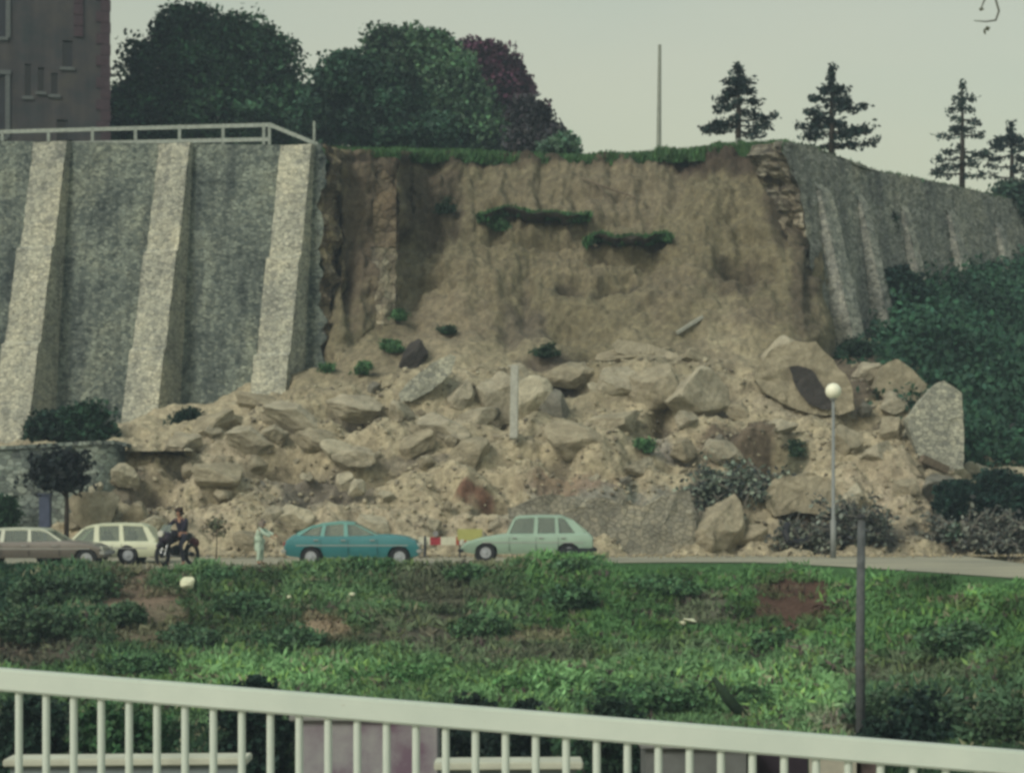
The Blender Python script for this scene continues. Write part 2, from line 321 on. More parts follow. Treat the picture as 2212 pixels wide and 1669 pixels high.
for (bx, by, rx, ry, a) in BUMPS:
    a = a*1.5 if a < 0 else a
    disp += a*np.exp(-((PX-bx)/rx)**2-((PY-by)/ry)**2)
low = sm((PY-700-25*np.sin(PX*.013))/260)                                             # 1 in the rubble fan, 0 on the bare scarp
scarp = sm((690-PY)/90)
for i in range(NU):
    for j in range(NV):
        p = SP[i, j]
        l = low[i, j]; s_ = scarp[i, j]
        v = Vector(p)
        if l > 0:
            r = noise.ridged_multi_fractal(v*.55, .9, 2.1, 6, 1.0, 2.0)
            cd = noise.voronoi(v*1.25)[0]
            cd2 = noise.voronoi(Vector((v.x*.42+.3*math.sin(v.z), v.y*.42, v.z*.62)))[0]
            disp[i, j] += l*((r-1.1)*.15+(cd[1]-cd[0])*.20+min(.6, cd2[1]-cd2[0])*1.15-.36+.08*noise.fractal(v*3.2, .6, 2.1, 4))
        if l < 1:
            k = (1-l)
            disp[i, j] += k*(.32*noise.fractal(v*.5, .7, 2.1, 6)+.07*noise.fractal(v*2.7, .6, 2.1, 4))
            disp[i, j] += k*s_*(.34*noise.fractal(Vector((v.x*.95, v.y*.3, v.z*.16)), .6, 2.2, 5))
            disp[i, j] -= k*max(0, noise.noise(v*.8+Vector((5, 1, 2)))-.25)*.9
SP += N0*disp[:, :, None]
# colour
colr = np.zeros((NU, NV, 3))
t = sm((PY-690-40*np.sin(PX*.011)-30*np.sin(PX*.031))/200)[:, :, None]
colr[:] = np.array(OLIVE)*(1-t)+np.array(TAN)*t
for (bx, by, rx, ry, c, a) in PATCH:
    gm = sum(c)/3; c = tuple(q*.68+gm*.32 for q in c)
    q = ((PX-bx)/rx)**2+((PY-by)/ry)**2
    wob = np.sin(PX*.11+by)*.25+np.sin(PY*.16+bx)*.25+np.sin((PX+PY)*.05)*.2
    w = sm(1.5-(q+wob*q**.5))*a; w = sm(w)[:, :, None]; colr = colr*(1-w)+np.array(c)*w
Fg = (np.arange(NU-1)[:, None]*NV+np.arange(NV-1)[None, :]).ravel()
Fg = np.stack([Fg, Fg+NV, Fg+NV+1, Fg+1], 1)
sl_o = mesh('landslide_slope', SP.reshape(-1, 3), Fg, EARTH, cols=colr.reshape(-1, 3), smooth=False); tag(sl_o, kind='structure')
SPY = (SP[:, :, 2]); 
def slope_at(px, py):
    """depth Y of the finished slope where the planned position (px, py) lies"""
    i = int(np.clip(round((px-us[0])/(us[1]-us[0])), 0, NU-1))
    j = int(np.argmin(np.abs(PY[i]-py))); return float(SP[i, j, 1])

# hillside with ivy and scrub on the right, beneath the far wall
HC = {1850: [(850, 76), (825, 77.5), (805, 78.5), (792, 79.5), (782, 80.5), (772, 82)],
      1893: [(870, 75), (835, 77), (812, 78.5), (796, 79.5), (782, 80.5), (770, 82)],
      1935: [(900, 73), (830, 77), (740, 82), (670, 86), (615, 89), (590, 91)],
      2060: [(1000, 71), (900, 76), (790, 82), (690, 88), (610, 93), (568, 97)],
      2212: [(1010, 72), (900, 78), (790, 84), (690, 91), (610, 98), (562, 103)],
      2500: [(1010, 72), (900, 80), (790, 87), (690, 95), (610, 104), (556, 112)]}
HK = sorted(HC); HA = np.array([HC[k] for k in HK], float)
hu = np.linspace(1850, 2500, 110); hv = np.linspace(0, 5, 60)
HV = []
for u in hu:
    c = [[np.interp(u, HK, HA[:, j, q]) for q in (0, 1)] for j in range(6)]; c = np.array(c)
    for v in hv:
        py = np.interp(v, range(6), c[:, 0]); Y = np.interp(v, range(6), c[:, 1]); p = P(u, py, Y)
        HV.append((p[0], p[1]-.5*fbm(p, .35), p[2]+.5*fbm(p, .5)))
n3 = len(hv)
Fh = [(i*n3+j, (i+1)*n3+j, (i+1)*n3+j+1, i*n3+j+1) for i in range(len(hu)-1) for j in range(n3-1)]
HV = np.array(HV)
hill = mesh('hillside', HV, Fh, plain('scrub_soil', (.035, .055, .03), .95, .4, scale=1.2), smooth=True); tag(hill, kind='structure')

# ---------------------------------------------------------------- foliage helpers
def leaves(centers, sizes, cols, upbias=0.0, flatx=1.0, seed=0, stretch=1.6):
    """one rhombic leaf-clump face per centre"""
    r = np.random.default_rng(seed); n = len(centers)
    a = r.normal(size=(n, 3)); a /= np.linalg.norm(a, axis=1, keepdims=True)
    b = r.normal(size=(n, 3)); b[:, 2] += upbias; b -= a*(a*b).sum(1, keepdims=True); b /= np.linalg.norm(b, axis=1, keepdims=True)
    s = sizes[:, None]
    V = np.stack([centers+a*s*.5, centers+b*s*.5*stretch, centers-a*s*.5, centers-b*s*.5*stretch], 1).reshape(-1, 3)
    Fc = np.arange(n*4).reshape(-1, 4)
    return V, Fc, np.repeat(cols, 4, 0)
def colvar(base, n, seed, v=.35, tips=None):
    r = np.random.default_rng(seed); k = 1+v*(r.random((n, 1))*2-1); c = np.array(base)[None, :]*k
    h = 1+.12*(r.random((n, 3))*2-1); return c*h
def crown_points(lobes, nclump, per, spread, seed, shell=.72):
    r = np.random.default_rng(seed); L = np.array(lobes, float)
    wgt = (L[:, 3]*L[:, 4]*L[:, 5])**(2/3); wgt /= wgt.sum()
    idx = r.choice(len(L), nclump, p=wgt); d = r.normal(size=(nclump, 3)); d /= np.linalg.norm(d, axis=1, keepdims=True)
    rad = shell+(1.04-shell)*r.random((nclump, 1))**.7
    C = L[idx, :3]+d*L[idx, 3:]*rad
    cs = np.repeat(C, per, 0); off = np.clip(r.normal(size=(nclump*per, 3)), -1.7, 1.7)*spread*np.repeat(.5+r.random((nclump, 1)), per, 0)
    off[:, 2] *= .6
    return cs+off, np.repeat(np.arange(nclump), per)
def tree(name, label, px, base_py, Y, lobes_px, base, nclump=420, per=40, leaf=.32, spread=.34, seed=1, trunk_r=.35, group=None, base_z=None, shell=.7, cat='tree'):
    L = []; q_ = random.Random(seed); lobes_px = list(lobes_px)
    for (lx, ly, rx, rz) in list(lobes_px):
        for _ in range(4):
            a_n = q_.uniform(-.4, math.pi+.4); lobes_px.append((lx+math.cos(a_n)*rx*.82, ly-math.sin(a_n)*rz*.82, rx*q_.uniform(.22, .42), rz*q_.uniform(.22, .40)))
    for (lx, ly, rx, rz) in lobes_px:
        p = P(lx, ly, Y); L.append((p[0], p[1]+(random.random()-.5)*rx*Y/F*.6, p[2], rx*Y/F, rx*Y/F*.9, rz*Y/F))
    x0, _, z0 = P(px, base_py, Y)
    root = empty(name, (x0, Y, z0)); tag(root, label, cat, group)
    C, ci = crown_points(L, nclump, int(per*2.3), spread, seed, shell)
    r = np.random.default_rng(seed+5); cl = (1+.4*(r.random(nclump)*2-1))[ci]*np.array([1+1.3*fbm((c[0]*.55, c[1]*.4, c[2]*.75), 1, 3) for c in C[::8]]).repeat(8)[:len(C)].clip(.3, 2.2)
    sizes = leaf*.58*(.6+.8*r.random(len(C)))
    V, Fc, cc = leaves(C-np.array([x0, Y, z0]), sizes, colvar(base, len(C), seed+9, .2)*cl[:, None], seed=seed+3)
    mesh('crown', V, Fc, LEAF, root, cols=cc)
    mb = MB(); zt = max(l[2] for l in L)-z0
    top = Vector((0, 0, zt*.8)); mb.tube([(0, 0, -.4), (.05, 0, zt*.2), (0, .05, zt*.5), top], [trunk_r*1.15, trunk_r, trunk_r*.7, trunk_r*.15], 9)
    for k, l in enumerate(L[:7]):
        e_ = Vector((l[0]-x0, l[1]-Y, l[2]-z0)); s_ = Vector((0, 0, zt*.22+.04*k*zt)); mb.tube([s_, (s_+e_)/2+Vector((0, 0, .1*zt)), e_], [trunk_r*.5, trunk_r*.3, trunk_r*.08], 6)
    mb.build('trunk', BARK, root, smooth=True); return root
BARK = plain('bark', (.05, .042, .035), .95, .4, .1, scale=4)

# ---------------------------------------------------------------- left retaining wall with buttresses
a_ = math.radians(18); D = Vector((math.cos(a_), -math.sin(a_), 0)); NN = Vector((-math.sin(a_), -math.cos(a_), 0))
O0 = Vector((-7.97, 77.0, 0))
def ztop(s): return 13.12+.065*s
def WP(s, z, q=0): p = O0-D*s+NN*q; return Vector((p.x, p.y, z))
def batter(z, s): return (ztop(s)-z)*.11          # wall face leans forward with depth
def grid_face(fn, nu, nv, flip=False, noise_amp=.05, sc=2.5):
    V = []
    for i in range(nu):
        for j in range(nv):
            p, n = fn(i/(nu-1), j/(nv-1)); V.append(p+n*noise_amp*(fbm(p, sc, 4)))
    Fc = [(i*nv+j, (i+1)*nv+j, (i+1)*nv+j+1, i*nv+j+1) for i in range(nu-1) for j in range(nv-1)]
    if flip: Fc = [f[::-1] for f in Fc]
    return V, Fc
wall_l = empty('retaining_wall', WP(6, 1.5)); tag(wall_l, 'tall grey-green rubble stone retaining wall with buttresses, standing left of the landslip', 'wall')
org = Vector(wall_l.location)
def addpart(name, parts, mat, parent):
    mb = MB()
    for V, Fc in parts: mb.add([v-Vector(parent.location) for v in V], Fc)
    return mesh(name, mb.v, mb.f, mat, parent)
ZB = 1.2
def face(u, v):
    s = -1.0+u*30; zt = ztop(s); z = ZB+(zt-ZB)*v; return WP(s, z, batter(z, s)), NN
# ragged end: the wall's right end breaks away irregularly in the slip
def face2(u, v):
    zt = ztop(0); z = ZB+(zt-ZB)*v
    ragged = -1.45+.40*fbm((z*.9, 3.3, 0), 1, 4)-.22*math.sin(z*.45+.6)+.35*min(1, max(0, (z-9.5)/3))
    s = ragged+(0-ragged)*u; return WP(s, z, batter(z, s)), NN
def end2(u, v):
    zt = ztop(0); z = ZB+(zt-ZB)*v
    ragged = -1.45+.40*fbm((z*.9, 3.3, 0), 1, 4)-.22*math.sin(z*.45+.6)+.35*min(1, max(0, (z-9.5)/3))
    th = 2.2; return WP(ragged+.15*fbm((u*3, z*1.3, 1)), z, batter(z, 0)-u*th), D
def face1(u, v):
    s = u*29; zt = ztop(s); z = ZB+(zt-ZB)*v; return WP(s, z, batter(z, s)), NN
def topf(u, v):
    s = u*29; return WP(s, ztop(s), -v*1.2), Vector((0, 0, 1))
addpart('wall_face', [grid_face(face1, 260, 110), grid_face(face2, 14, 110), grid_face(topf, 30, 3)], WALLM, wall_l)
addpart('broken_end', [grid_face(end2, 12, 110, noise_amp=.25, sc=1.5)], CORE, wall_l)
# buttresses: each with two set-offs, front face widening and stepping forward
def prot(z, zt):
    d = zt-z; p = .32+.118*d
    if d > 4.2: p += .13
    if d > 7.8: p += .12
    return p
for (s0, w, top) in ((-.75, 1.25, 0), (4.2, 1.3, 0), (9.4, 1.45, 0), (14.6, 1.4, 0), (19.8, 1.4, 0), (25, 1.4, 0)):
    def bf(u, v):
        zt = ztop(s0); z = ZB+(zt-ZB)*v; d = zt-z; ww = w+(.06 if d > 4.2 else 0)+(.06 if d > 7.8 else 0)
        s = s0+ww*(1-u) if True else 0; return WP(s, z, batter(z, s0)+prot(z, zt)), NN
    def br(u, v):
        zt = ztop(s0); z = ZB+(zt-ZB)*v; return WP(s0, z, batter(z, s0)-.15+(prot(z, zt)+.15)*u), D
    def bl(u, v):
        zt = ztop(s0); z = ZB+(zt-ZB)*v; d = zt-z; ww = w+(.06 if d > 4.2 else 0)+(.06 if d > 7.8 else 0); return WP(s0+ww, z, batter(z, s0)-.15+(prot(z, zt)+.15)*u), -D
    def bt(u, v):
        zt = ztop(s0); return WP(s0+w*u, zt+.01, -.2+(prot(zt, zt)+.2)*v), Vector((0, 0, 1))
    o = addpart('buttress', [grid_face(bf, 14, 120, noise_amp=.04), grid_face(br, 10, 120, noise_amp=.04), grid_face(bl, 10, 120, noise_amp=.04), grid_face(bt, 4, 4, noise_amp=0)], BUTTM, wall_l)
# fragment of wall core standing proud against the earth, right of the broken end
frag = MB()
def fr(u, v):
    px = 800+55*u; py = 700-165*v; return PV(px, py, 77.9-.9*(1-v)+.12*math.sin(px*.12)), Vector((0, -1, 0))
def fr2(u, v):
    px = 855; py = 700-165*v; return PV(px, py, 77.9-.9*(1-v)+1.8*u), Vector((1, 0, 0))
def fr3(u, v):
    return PV(800+55*u, 535, 77.9+1.8*v), Vector((0, 0, 1))
def fu(u, v): px = 806+50*u; return PV(px, 540-200*v, 78.1+1.2*v), Vector((0, -1, 0))
def fu2(u, v): return PV(856, 540-200*v, 78.1+1.2*v+2.2*u), Vector((1, 0, 0))
mu = MB()
for f_ in (fu, fu2):
    V, Fc = grid_face(f_, 12, 30, noise_amp=.22, sc=1.3); mu.add(V, Fc)
tag(mu.build('earth_pier', stone_mat('brown_core', (.21, .175, .125), (.165, .135, .095), (.10, .08, .06), cell=2.6, squash=1)), 'faint brown pier of earth and broken stone rising above the pale stump', 'earth pier')
for f_ in (fr, fr2, fr3):
    V, Fc = grid_face(f_, 10, 20, noise_amp=.12); frag.add(V, Fc)
tag(frag.build('wall_fragment', stone_mat('earthy_masonry', (.36, .34, .27), (.27, .25, .19), (.15, .13, .10), cell=3, squash=1.2)), 'pale stump of broken masonry clinging to the brown earth right of the tall wall', 'wall fragment')
# pale mortar patches of the torn end
def torn(name, outline, Y, th, mat, label, cat, namp=.08, yaw=0, tilt=0, group=None, sub=3):
    """solid block from an outline planned at depth Y, with its own thickness"""
    cx = sum(p[0] for p in outline)/len(outline); cy = max(p[1] for p in outline)
    o0 = PV(cx, cy, Y); bm = bmesh.new()
    pts = [PV(a, b, Y)-o0 for a, b in outline]
    f = bm.faces.new([bm.verts.new(p) for p in pts])
    ex = bmesh.ops.extrude_face_region(bm, geom=[f]); vs_ = [g for g in ex['geom'] if isinstance(g, bmesh.types.BMVert)]
    k = .86
    c = sum((v.co for v in vs_), Vector())/len(vs_)
    for v in vs_: v.co = c+(v.co-c)*k+Vector((0, th, 0))
    bmesh.ops.recalc_face_normals(bm, faces=bm.faces)
    bmesh.ops.triangulate(bm, faces=bm.faces)
    for _ in range(sub): bmesh.ops.subdivide_edges(bm, edges=[e for e in bm.edges if e.calc_length() > .25], cuts=1)
    bmesh.ops.triangulate(bm, faces=bm.faces); bmesh.ops.recalc_face_normals(bm, faces=bm.faces)
    bm.normal_update(); nn = [(v, v.normal.copy()) for v in bm.verts]
    for v, n_ in nn: v.co += n_*namp*(fbm(v.co+o0, 1.6, 5)+.5*fbm(v.co+o0, 5, 3))
    me = bpy.data.meshes.new(name); bm.to_mesh(me); bm.free(); me.materials.append(mat)
    o = bpy.data.objects.new(name, me); o.location = o0; o.rotation_euler = (tilt, 0, yaw); link(o)
    return tag(o, label, cat, group)

# ---------------------------------------------------------------- right wall, running away
b_ = math.radians(55); D2 = Vector((math.cos(b_), math.sin(b_), 0)); N2 = Vector((math.sin(b_), -math.cos(b_), 0))
R0 = Vector((10.75, 80.3, 0))
def RT(t): return float(np.interp(t, [-1.2, 0, 2, 4, 8, 12, 17, 24, 40], [13.7, 13.75, 13.9, 13.8, 13.7, 13.9, 14.1, 14.3, 14.5]))
def RB(t): return float(np.interp(t, [-1, 0, 3, 5, 8, 15, 24, 40], [4.4, 4.6, 5.2, 7.6, 8.8, 10.2, 11.2, 12.5]))
def RW(t, z, q=0): p = R0+D2*t+N2*q; return Vector((p.x, p.y, z))
def rbat(z, t): return (RT(t)-z)*.135
def rag(z): 
    base = float(np.interp(z, [4, 6, 8, 10, 11.3, 12.2, 12.9, 13.3, 13.8], [.15, .2, .35, .45, .3, .1, -.45, -.75, -.4]))
    return base+.28*fbm((z*1.3, 8.1, 0), 1, 4)
wall_r = empty('retaining_wall', RW(3, 6)); tag(wall_r, 'grey stone retaining wall running away on the right of the landslip, conifers above it', 'wall')
def rf(u, v):
    z0 = RB(30*u)-1.2; 
    t0 = 30*(u**1.3); z0 = RB(t0)-1.5; z = z0+(RT(t0)-z0)*v; t = t0+(rag(z) if u < .001 else max(0, 1-t0/1.5)*rag(z)); return RW(t, z, rbat(z, t)), N2
def re(u, v):
    z0 = RB(0)-1.5; z = z0+(RT(0)-z0)*v; return RW(rag(z)+.2*fbm((u*4, z, 5)), z, rbat(z, 0)-u*1.5), -D2
def rt(u, v): t = 30*u; return RW(t, RT(t), -v*1.0), Vector((0, 0, 1))
addpart('wall_face', [grid_face(rf, 240, 90, noise_amp=.06), grid_face(rt, 40, 3, noise_amp=.05)], RWALLM, wall_r)
addpart('broken_end', [grid_face(re, 12, 90, noise_amp=.28, sc=1.6)], RCORE, wall_r)
for t0, zt, w in ((1.7, 12.1, 1.1), (5.4, 12.1, .7), (9.6, 12.2, .7), (14.5, 12.6, .9), (20, 12.6, .9)):
    zb = RB(t0)-1.5
    def pr(z): return .16+(zt-z)*.11
    def f1(u, v): z = zb+(zt-zb)*v; return RW(t0+w*u, z, rbat(z, t0)+pr(z)), N2
    def f2(u, v): z = zb+(zt-zb)*v; return RW(t0, z, rbat(z, t0)-.1+(pr(z)+.1)*u), -D2
    def f3(u, v): z = zb+(zt-zb)*v; return RW(t0+w, z, rbat(z, t0)-.1+(pr(z)+.1)*u), D2
    def f4(u, v): return RW(t0+w*u, zt+.4*(1-v), rbat(zt, t0)-.1+(.2)*v), N2
    addpart('buttress', [grid_face(f1, 10, 60, noise_amp=.05), grid_face(f2, 8, 60, noise_amp=.05), grid_face(f3, 8, 60, noise_amp=.05), grid_face(f4, 4, 4, noise_amp=0)], RBUTTM, wall_r)

# ---------------------------------------------------------------- low wall at the left foot
mb = MB()
def lw(u, v): 
    px = -260+u*520; z = ROADZ-.2+v*(float(np.interp(px, [-260, 0, 240, 260], [1.62, 1.62, 1.82, 1.75]))-ROADZ+.2); return Vector(((px-CX)/F*67, 67.0+.9*max(0, (u-.86)/.14)**2-.12*(1-v), z)), Vector((0, -1, 0))
def lwt(u, v): p, n = lw(u, 1); return p+Vector((0, v*.9, .0)), Vector((0, 0, 1))
def lwc(u, v): p, n = lw(u, 1); return p+Vector((0, -.06, .01-.14*v)), Vector((0, -1, 0))
for f_, a, b in ((lw, 90, 36), (lwt, 90, 3)):
    V, Fc = grid_face(f_, a, b, noise_amp=.04); mb.add(V, Fc)
lwo = empty('low_wall', (-15, 67, ROADZ)); tag(lwo, 'low mossy stone wall behind the cars at the left edge', 'wall')
o = mesh('wall_face', [Vector(v)-lwo.location for v in mb.v], mb.f, LOWM, lwo)
mb = MB(); 
for k in range(26):
    p0, _ = lw(k/26, 1); p1, _ = lw((k+.97)/26, 1); c = (p0+p1)/2; mb.box(c+Vector((0, .38, .05))-lwo.location, ((p1-p0).length, .95, .13), Matrix.Rotation(math.atan2(p1.z-p0.z, p1.x-p0.x)*-1, 3, 'Y'))
mb.build('coping', LOWM, lwo, bevel=.015)
# terrace between low wall and tall wall
V = [(-22, 67.4, 1.55), (-10.5, 67.6, 1.6), (-10, 78, 1.75), (-26, 84, 1.7), (-40, 67.4, 1.5), (-45, 88, 1.6)]
tag(mesh('terrace_ground', V, [(0, 1, 2, 3), (4, 0, 3, 5)], plain('terrace_soil', (.09, .08, .055), .95, .4, scale=1.5)), kind='structure')

# ---------------------------------------------------------------- building at upper left
BR = NT('old_render_brick', .95, .1)
g = BR.noise(.7, 8, .6); g2 = BR.noise(1.0, 6, .6, vec=BR.mapping((2.2, 2.2, .25)))
BR.col(BR.mix(BR.ramp(g, [(.3, (.036, .048, .054)), (.5, (.062, .060, .066)), (.75, (.095, .090, .080))]), BR.ramp(g2, [(.3, (.75,)*3), (.7, (1.15,)*3)]), .8, 'MULTIPLY'))
REDQ = plain('red_brick_quoin', (.056, .037, .048), .95, .25)
PANE = NT('dark_window_glass', .2, .5); PANE.col((.006, .008, .020)); FRAMEM = plain('window_stone', (.10, .115, .12), .8, .2)
BY = 95.0
xb = P(238, 0, BY)[0]; bl = empty('tall_building', (xb, BY, 13), math.radians(12.5)); tag(bl, 'tall gloomy grey-mauve brick building with narrow windows behind the fence, top left', 'building')
ZT = 32; mb = MB()
# front wall built round its openings
wins = [(-12, 17, 172, 305, 0), (-12, 18, -60, 92, 0), (58, 71, 146, 216, 1), (86, 98, 152, 205, 1), (113, 127, 163, 210, 1), (137, 158, 92, 150, 2), (125, 148, 262, 310, 3), (148, 160, 305, 330, 3), (70, 84, -130, -60, 1), (137, 158, -140, -80, 2)]
def bx(px): return P(px, 0, BY)[0]-bl.location.x
def bz(py): return P(0, py, BY)[2]-13
xcuts = sorted(set([bx(-260), bx(238)]+[bx(w[0]) for w in wins]+[bx(w[1]) for w in wins])); zcuts = sorted(set([0-2, ZT-13]+[bz(w[2]) for w in wins]+[bz(w[3]) for w in wins]))
def inwin(x, z): return any(bx(w[0])+1e-4 < x < bx(w[1])-1e-4 and bz(w[3])+1e-4 < z < bz(w[2])-1e-4 for w in wins)
for i in range(len(xcuts)-1):
    for j in range(len(zcuts)-1):
        if not inwin((xcuts[i]+xcuts[i+1])/2, (zcuts[j]+zcuts[j+1])/2):
            mb.add([(xcuts[i], 0, zcuts[j]), (xcuts[i+1], 0, zcuts[j]), (xcuts[i+1], 0, zcuts[j+1]), (xcuts[i], 0, zcuts[j+1])], [(0, 1, 2, 3)])
X0, X1 = bx(-260), bx(238)
mb.add([(X1, 0, -2), (X1, 12, -2), (X1, 12, ZT-13), (X1, 0, ZT-13)], [(0, 1, 2, 3)]); mb.add([(X0, 12, -2), (X1, 12, -2), (X1, 12, ZT-13), (X0, 12, ZT-13)], [(0, 1, 2, 3)])
mb.add([(X0, 0, ZT-13), (X1, 0, ZT-13), (X1, 12, ZT-13), (X0, 12, ZT-13)], [(0, 1, 2, 3)])
mesh('wall', mb.v, mb.f, BR.m, bl)
for (a, b, c, d, k) in wins:
    x0, x1, z0, z1 = bx(a), bx(b), bz(d), bz(c)
    f = MB()
    for q in ((x0, x1), ):
        f.add([(x0, 0, z0), (x0, .3, z0), (x0, .3, z1), (x0, 0, z1)], [(0, 1, 2, 3)]); f.add([(x1, 0, z0), (x1, .3, z0), (x1, .3, z1), (x1, 0, z1)], [(0, 1, 2, 3)])
        f.add([(x0, 0, z1), (x1, 0, z1), (x1, .3, z1), (x0, .3, z1)], [(0, 1, 2, 3)])
    f.box(((x0+x1)/2, .05, z0-.06), (x1-x0+.24, .3, .14))
    if k == 0: f.box(((x0+x1)/2, -.02, z1+.12), (x1-x0+.5, .12, .2)); f.box((x1+.12, -.02, (z0+z1)/2), (.2, .1, z1-z0-.02))
    w = f.build('window', FRAMEM, bl)
    g_ = MB(); g_.box(((x0+x1)/2, .24, (z0+z1)/2), (x1-x0, .03, z1-z0)); g_.build('pane', PANE.m, w)
mb = MB()
for k in range(40): mb.box((X1-.02-(.18 if k % 2 else .3)/1, -.03, -1+k*.5), (.45 if k % 2 else .62, .10, .49))
mb.build('quoin', REDQ, bl, bevel=.01); mb = MB()
for k in range(7): mb.box((bx(171), -.03, bz(84)+.25+k*.5), (.42, .09, .48))
mb.build('brick_panel', REDQ, bl, bevel=.01)

# pale timber fence on the wall top
FEN = plain('weathered_fence', (.27, .31, .285), .8, .25)
fr_ = empty('wall_top_fence', WP(5, 13.4)); tag(fr_, 'pale two-rail fence along the top of the left wall, dipping at its right end', 'fence')
def fp(px, py): 
    Y = float(np.interp(px, [-300, 0, 580, 690], [88, 82.3, 78.3, 76.9])); return PV(px, py, Y+.6)-fr_.location
for px, t_ in ((-200, 285), (-95, 284), (5, 281), (105, 278), (200, 275), (293, 273), (388, 270), (482, 268), (570, 266), (582, 266)):
    mb = MB(); mb.bar(fp(px, 330 if px < 560 else 318), fp(px, t_), .11, .11); mb.build('post', FEN, fr_)
for rows in (((-320, 286), (0, 281), (300, 273), (585, 266)), ((-320, 314), (0, 309), (300, 303), (585, 297))):
    mb = MB()
    for (a, b), (c, d) in zip(rows, rows[1:]):
        mb.bar(fp(a, b+4), fp(c, d+4), .05, .15)
    mb.build('rail', FEN, fr_)
mb = MB(); mb.bar(fp(584, 270), fp(686, 312), .05, .14); mb.build('rail', FEN, fr_)
mb = MB(); mb.tube([PV(679, 330, 77.6), PV(679, 262, 77.6)], [.055, .05], 8); tag(mb.build('iron_post', FEN), 'thin pale post standing at the broken edge where the fence ends', 'post')
mb = MB(); mb.tube([PV(1423, 335, 90), PV(1425, 97, 90)], [.11, .07], 8); tag(mb.build('utility_pole', plain('pole_wood', (.25, .28, .25))), 'tall slim bare pole on the clifftop against the open sky', 'pole')
mb = MB(); mb.tube([PV(1591, 345, 84), PV(1591, 300, 84)], [.06, .05], 8); mb.tube([PV(1591, 300, 84), PV(1720, 312, 83)], [.02, .02], 4); tag(mb.build('leaning_post', FEN), 'short pale post on the turf lip in front of the slender left conifer', 'post')

# ---------------------------------------------------------------- trees on the plateau
G1 = (.022, .060, .034); G2 = (.035, .085, .048); GD = (.020, .045, .032)
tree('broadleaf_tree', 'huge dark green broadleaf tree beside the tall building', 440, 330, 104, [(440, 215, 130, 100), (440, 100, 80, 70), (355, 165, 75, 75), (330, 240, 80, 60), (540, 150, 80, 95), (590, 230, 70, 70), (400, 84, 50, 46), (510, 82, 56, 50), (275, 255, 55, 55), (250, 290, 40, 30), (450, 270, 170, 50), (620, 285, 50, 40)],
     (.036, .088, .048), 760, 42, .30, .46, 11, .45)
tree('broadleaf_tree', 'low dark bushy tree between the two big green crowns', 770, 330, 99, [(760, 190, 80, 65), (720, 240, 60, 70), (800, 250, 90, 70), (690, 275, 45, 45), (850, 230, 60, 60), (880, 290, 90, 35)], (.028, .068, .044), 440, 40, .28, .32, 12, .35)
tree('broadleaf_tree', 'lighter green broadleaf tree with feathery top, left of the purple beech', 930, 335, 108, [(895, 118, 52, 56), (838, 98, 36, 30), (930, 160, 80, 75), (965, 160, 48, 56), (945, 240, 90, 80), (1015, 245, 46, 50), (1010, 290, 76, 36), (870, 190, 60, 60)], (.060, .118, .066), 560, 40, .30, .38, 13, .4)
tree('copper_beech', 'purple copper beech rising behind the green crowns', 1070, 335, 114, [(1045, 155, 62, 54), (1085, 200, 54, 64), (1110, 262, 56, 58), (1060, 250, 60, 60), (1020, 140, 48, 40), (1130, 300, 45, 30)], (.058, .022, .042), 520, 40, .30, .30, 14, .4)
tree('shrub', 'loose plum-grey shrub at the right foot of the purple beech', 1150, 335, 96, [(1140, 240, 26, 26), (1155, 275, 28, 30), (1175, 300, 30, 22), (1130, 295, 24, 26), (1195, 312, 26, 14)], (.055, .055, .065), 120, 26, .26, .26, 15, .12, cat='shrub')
tree('shrub', 'small pale green shrub standing alone on the cliff edge, right of the beech', 1225, 335, 93, [(1215, 308, 30, 20), (1240, 315, 24, 14), (1200, 318, 30, 12)], (.07, .13, .085), 50, 22, .22, .2, 16, .08, cat='shrub')

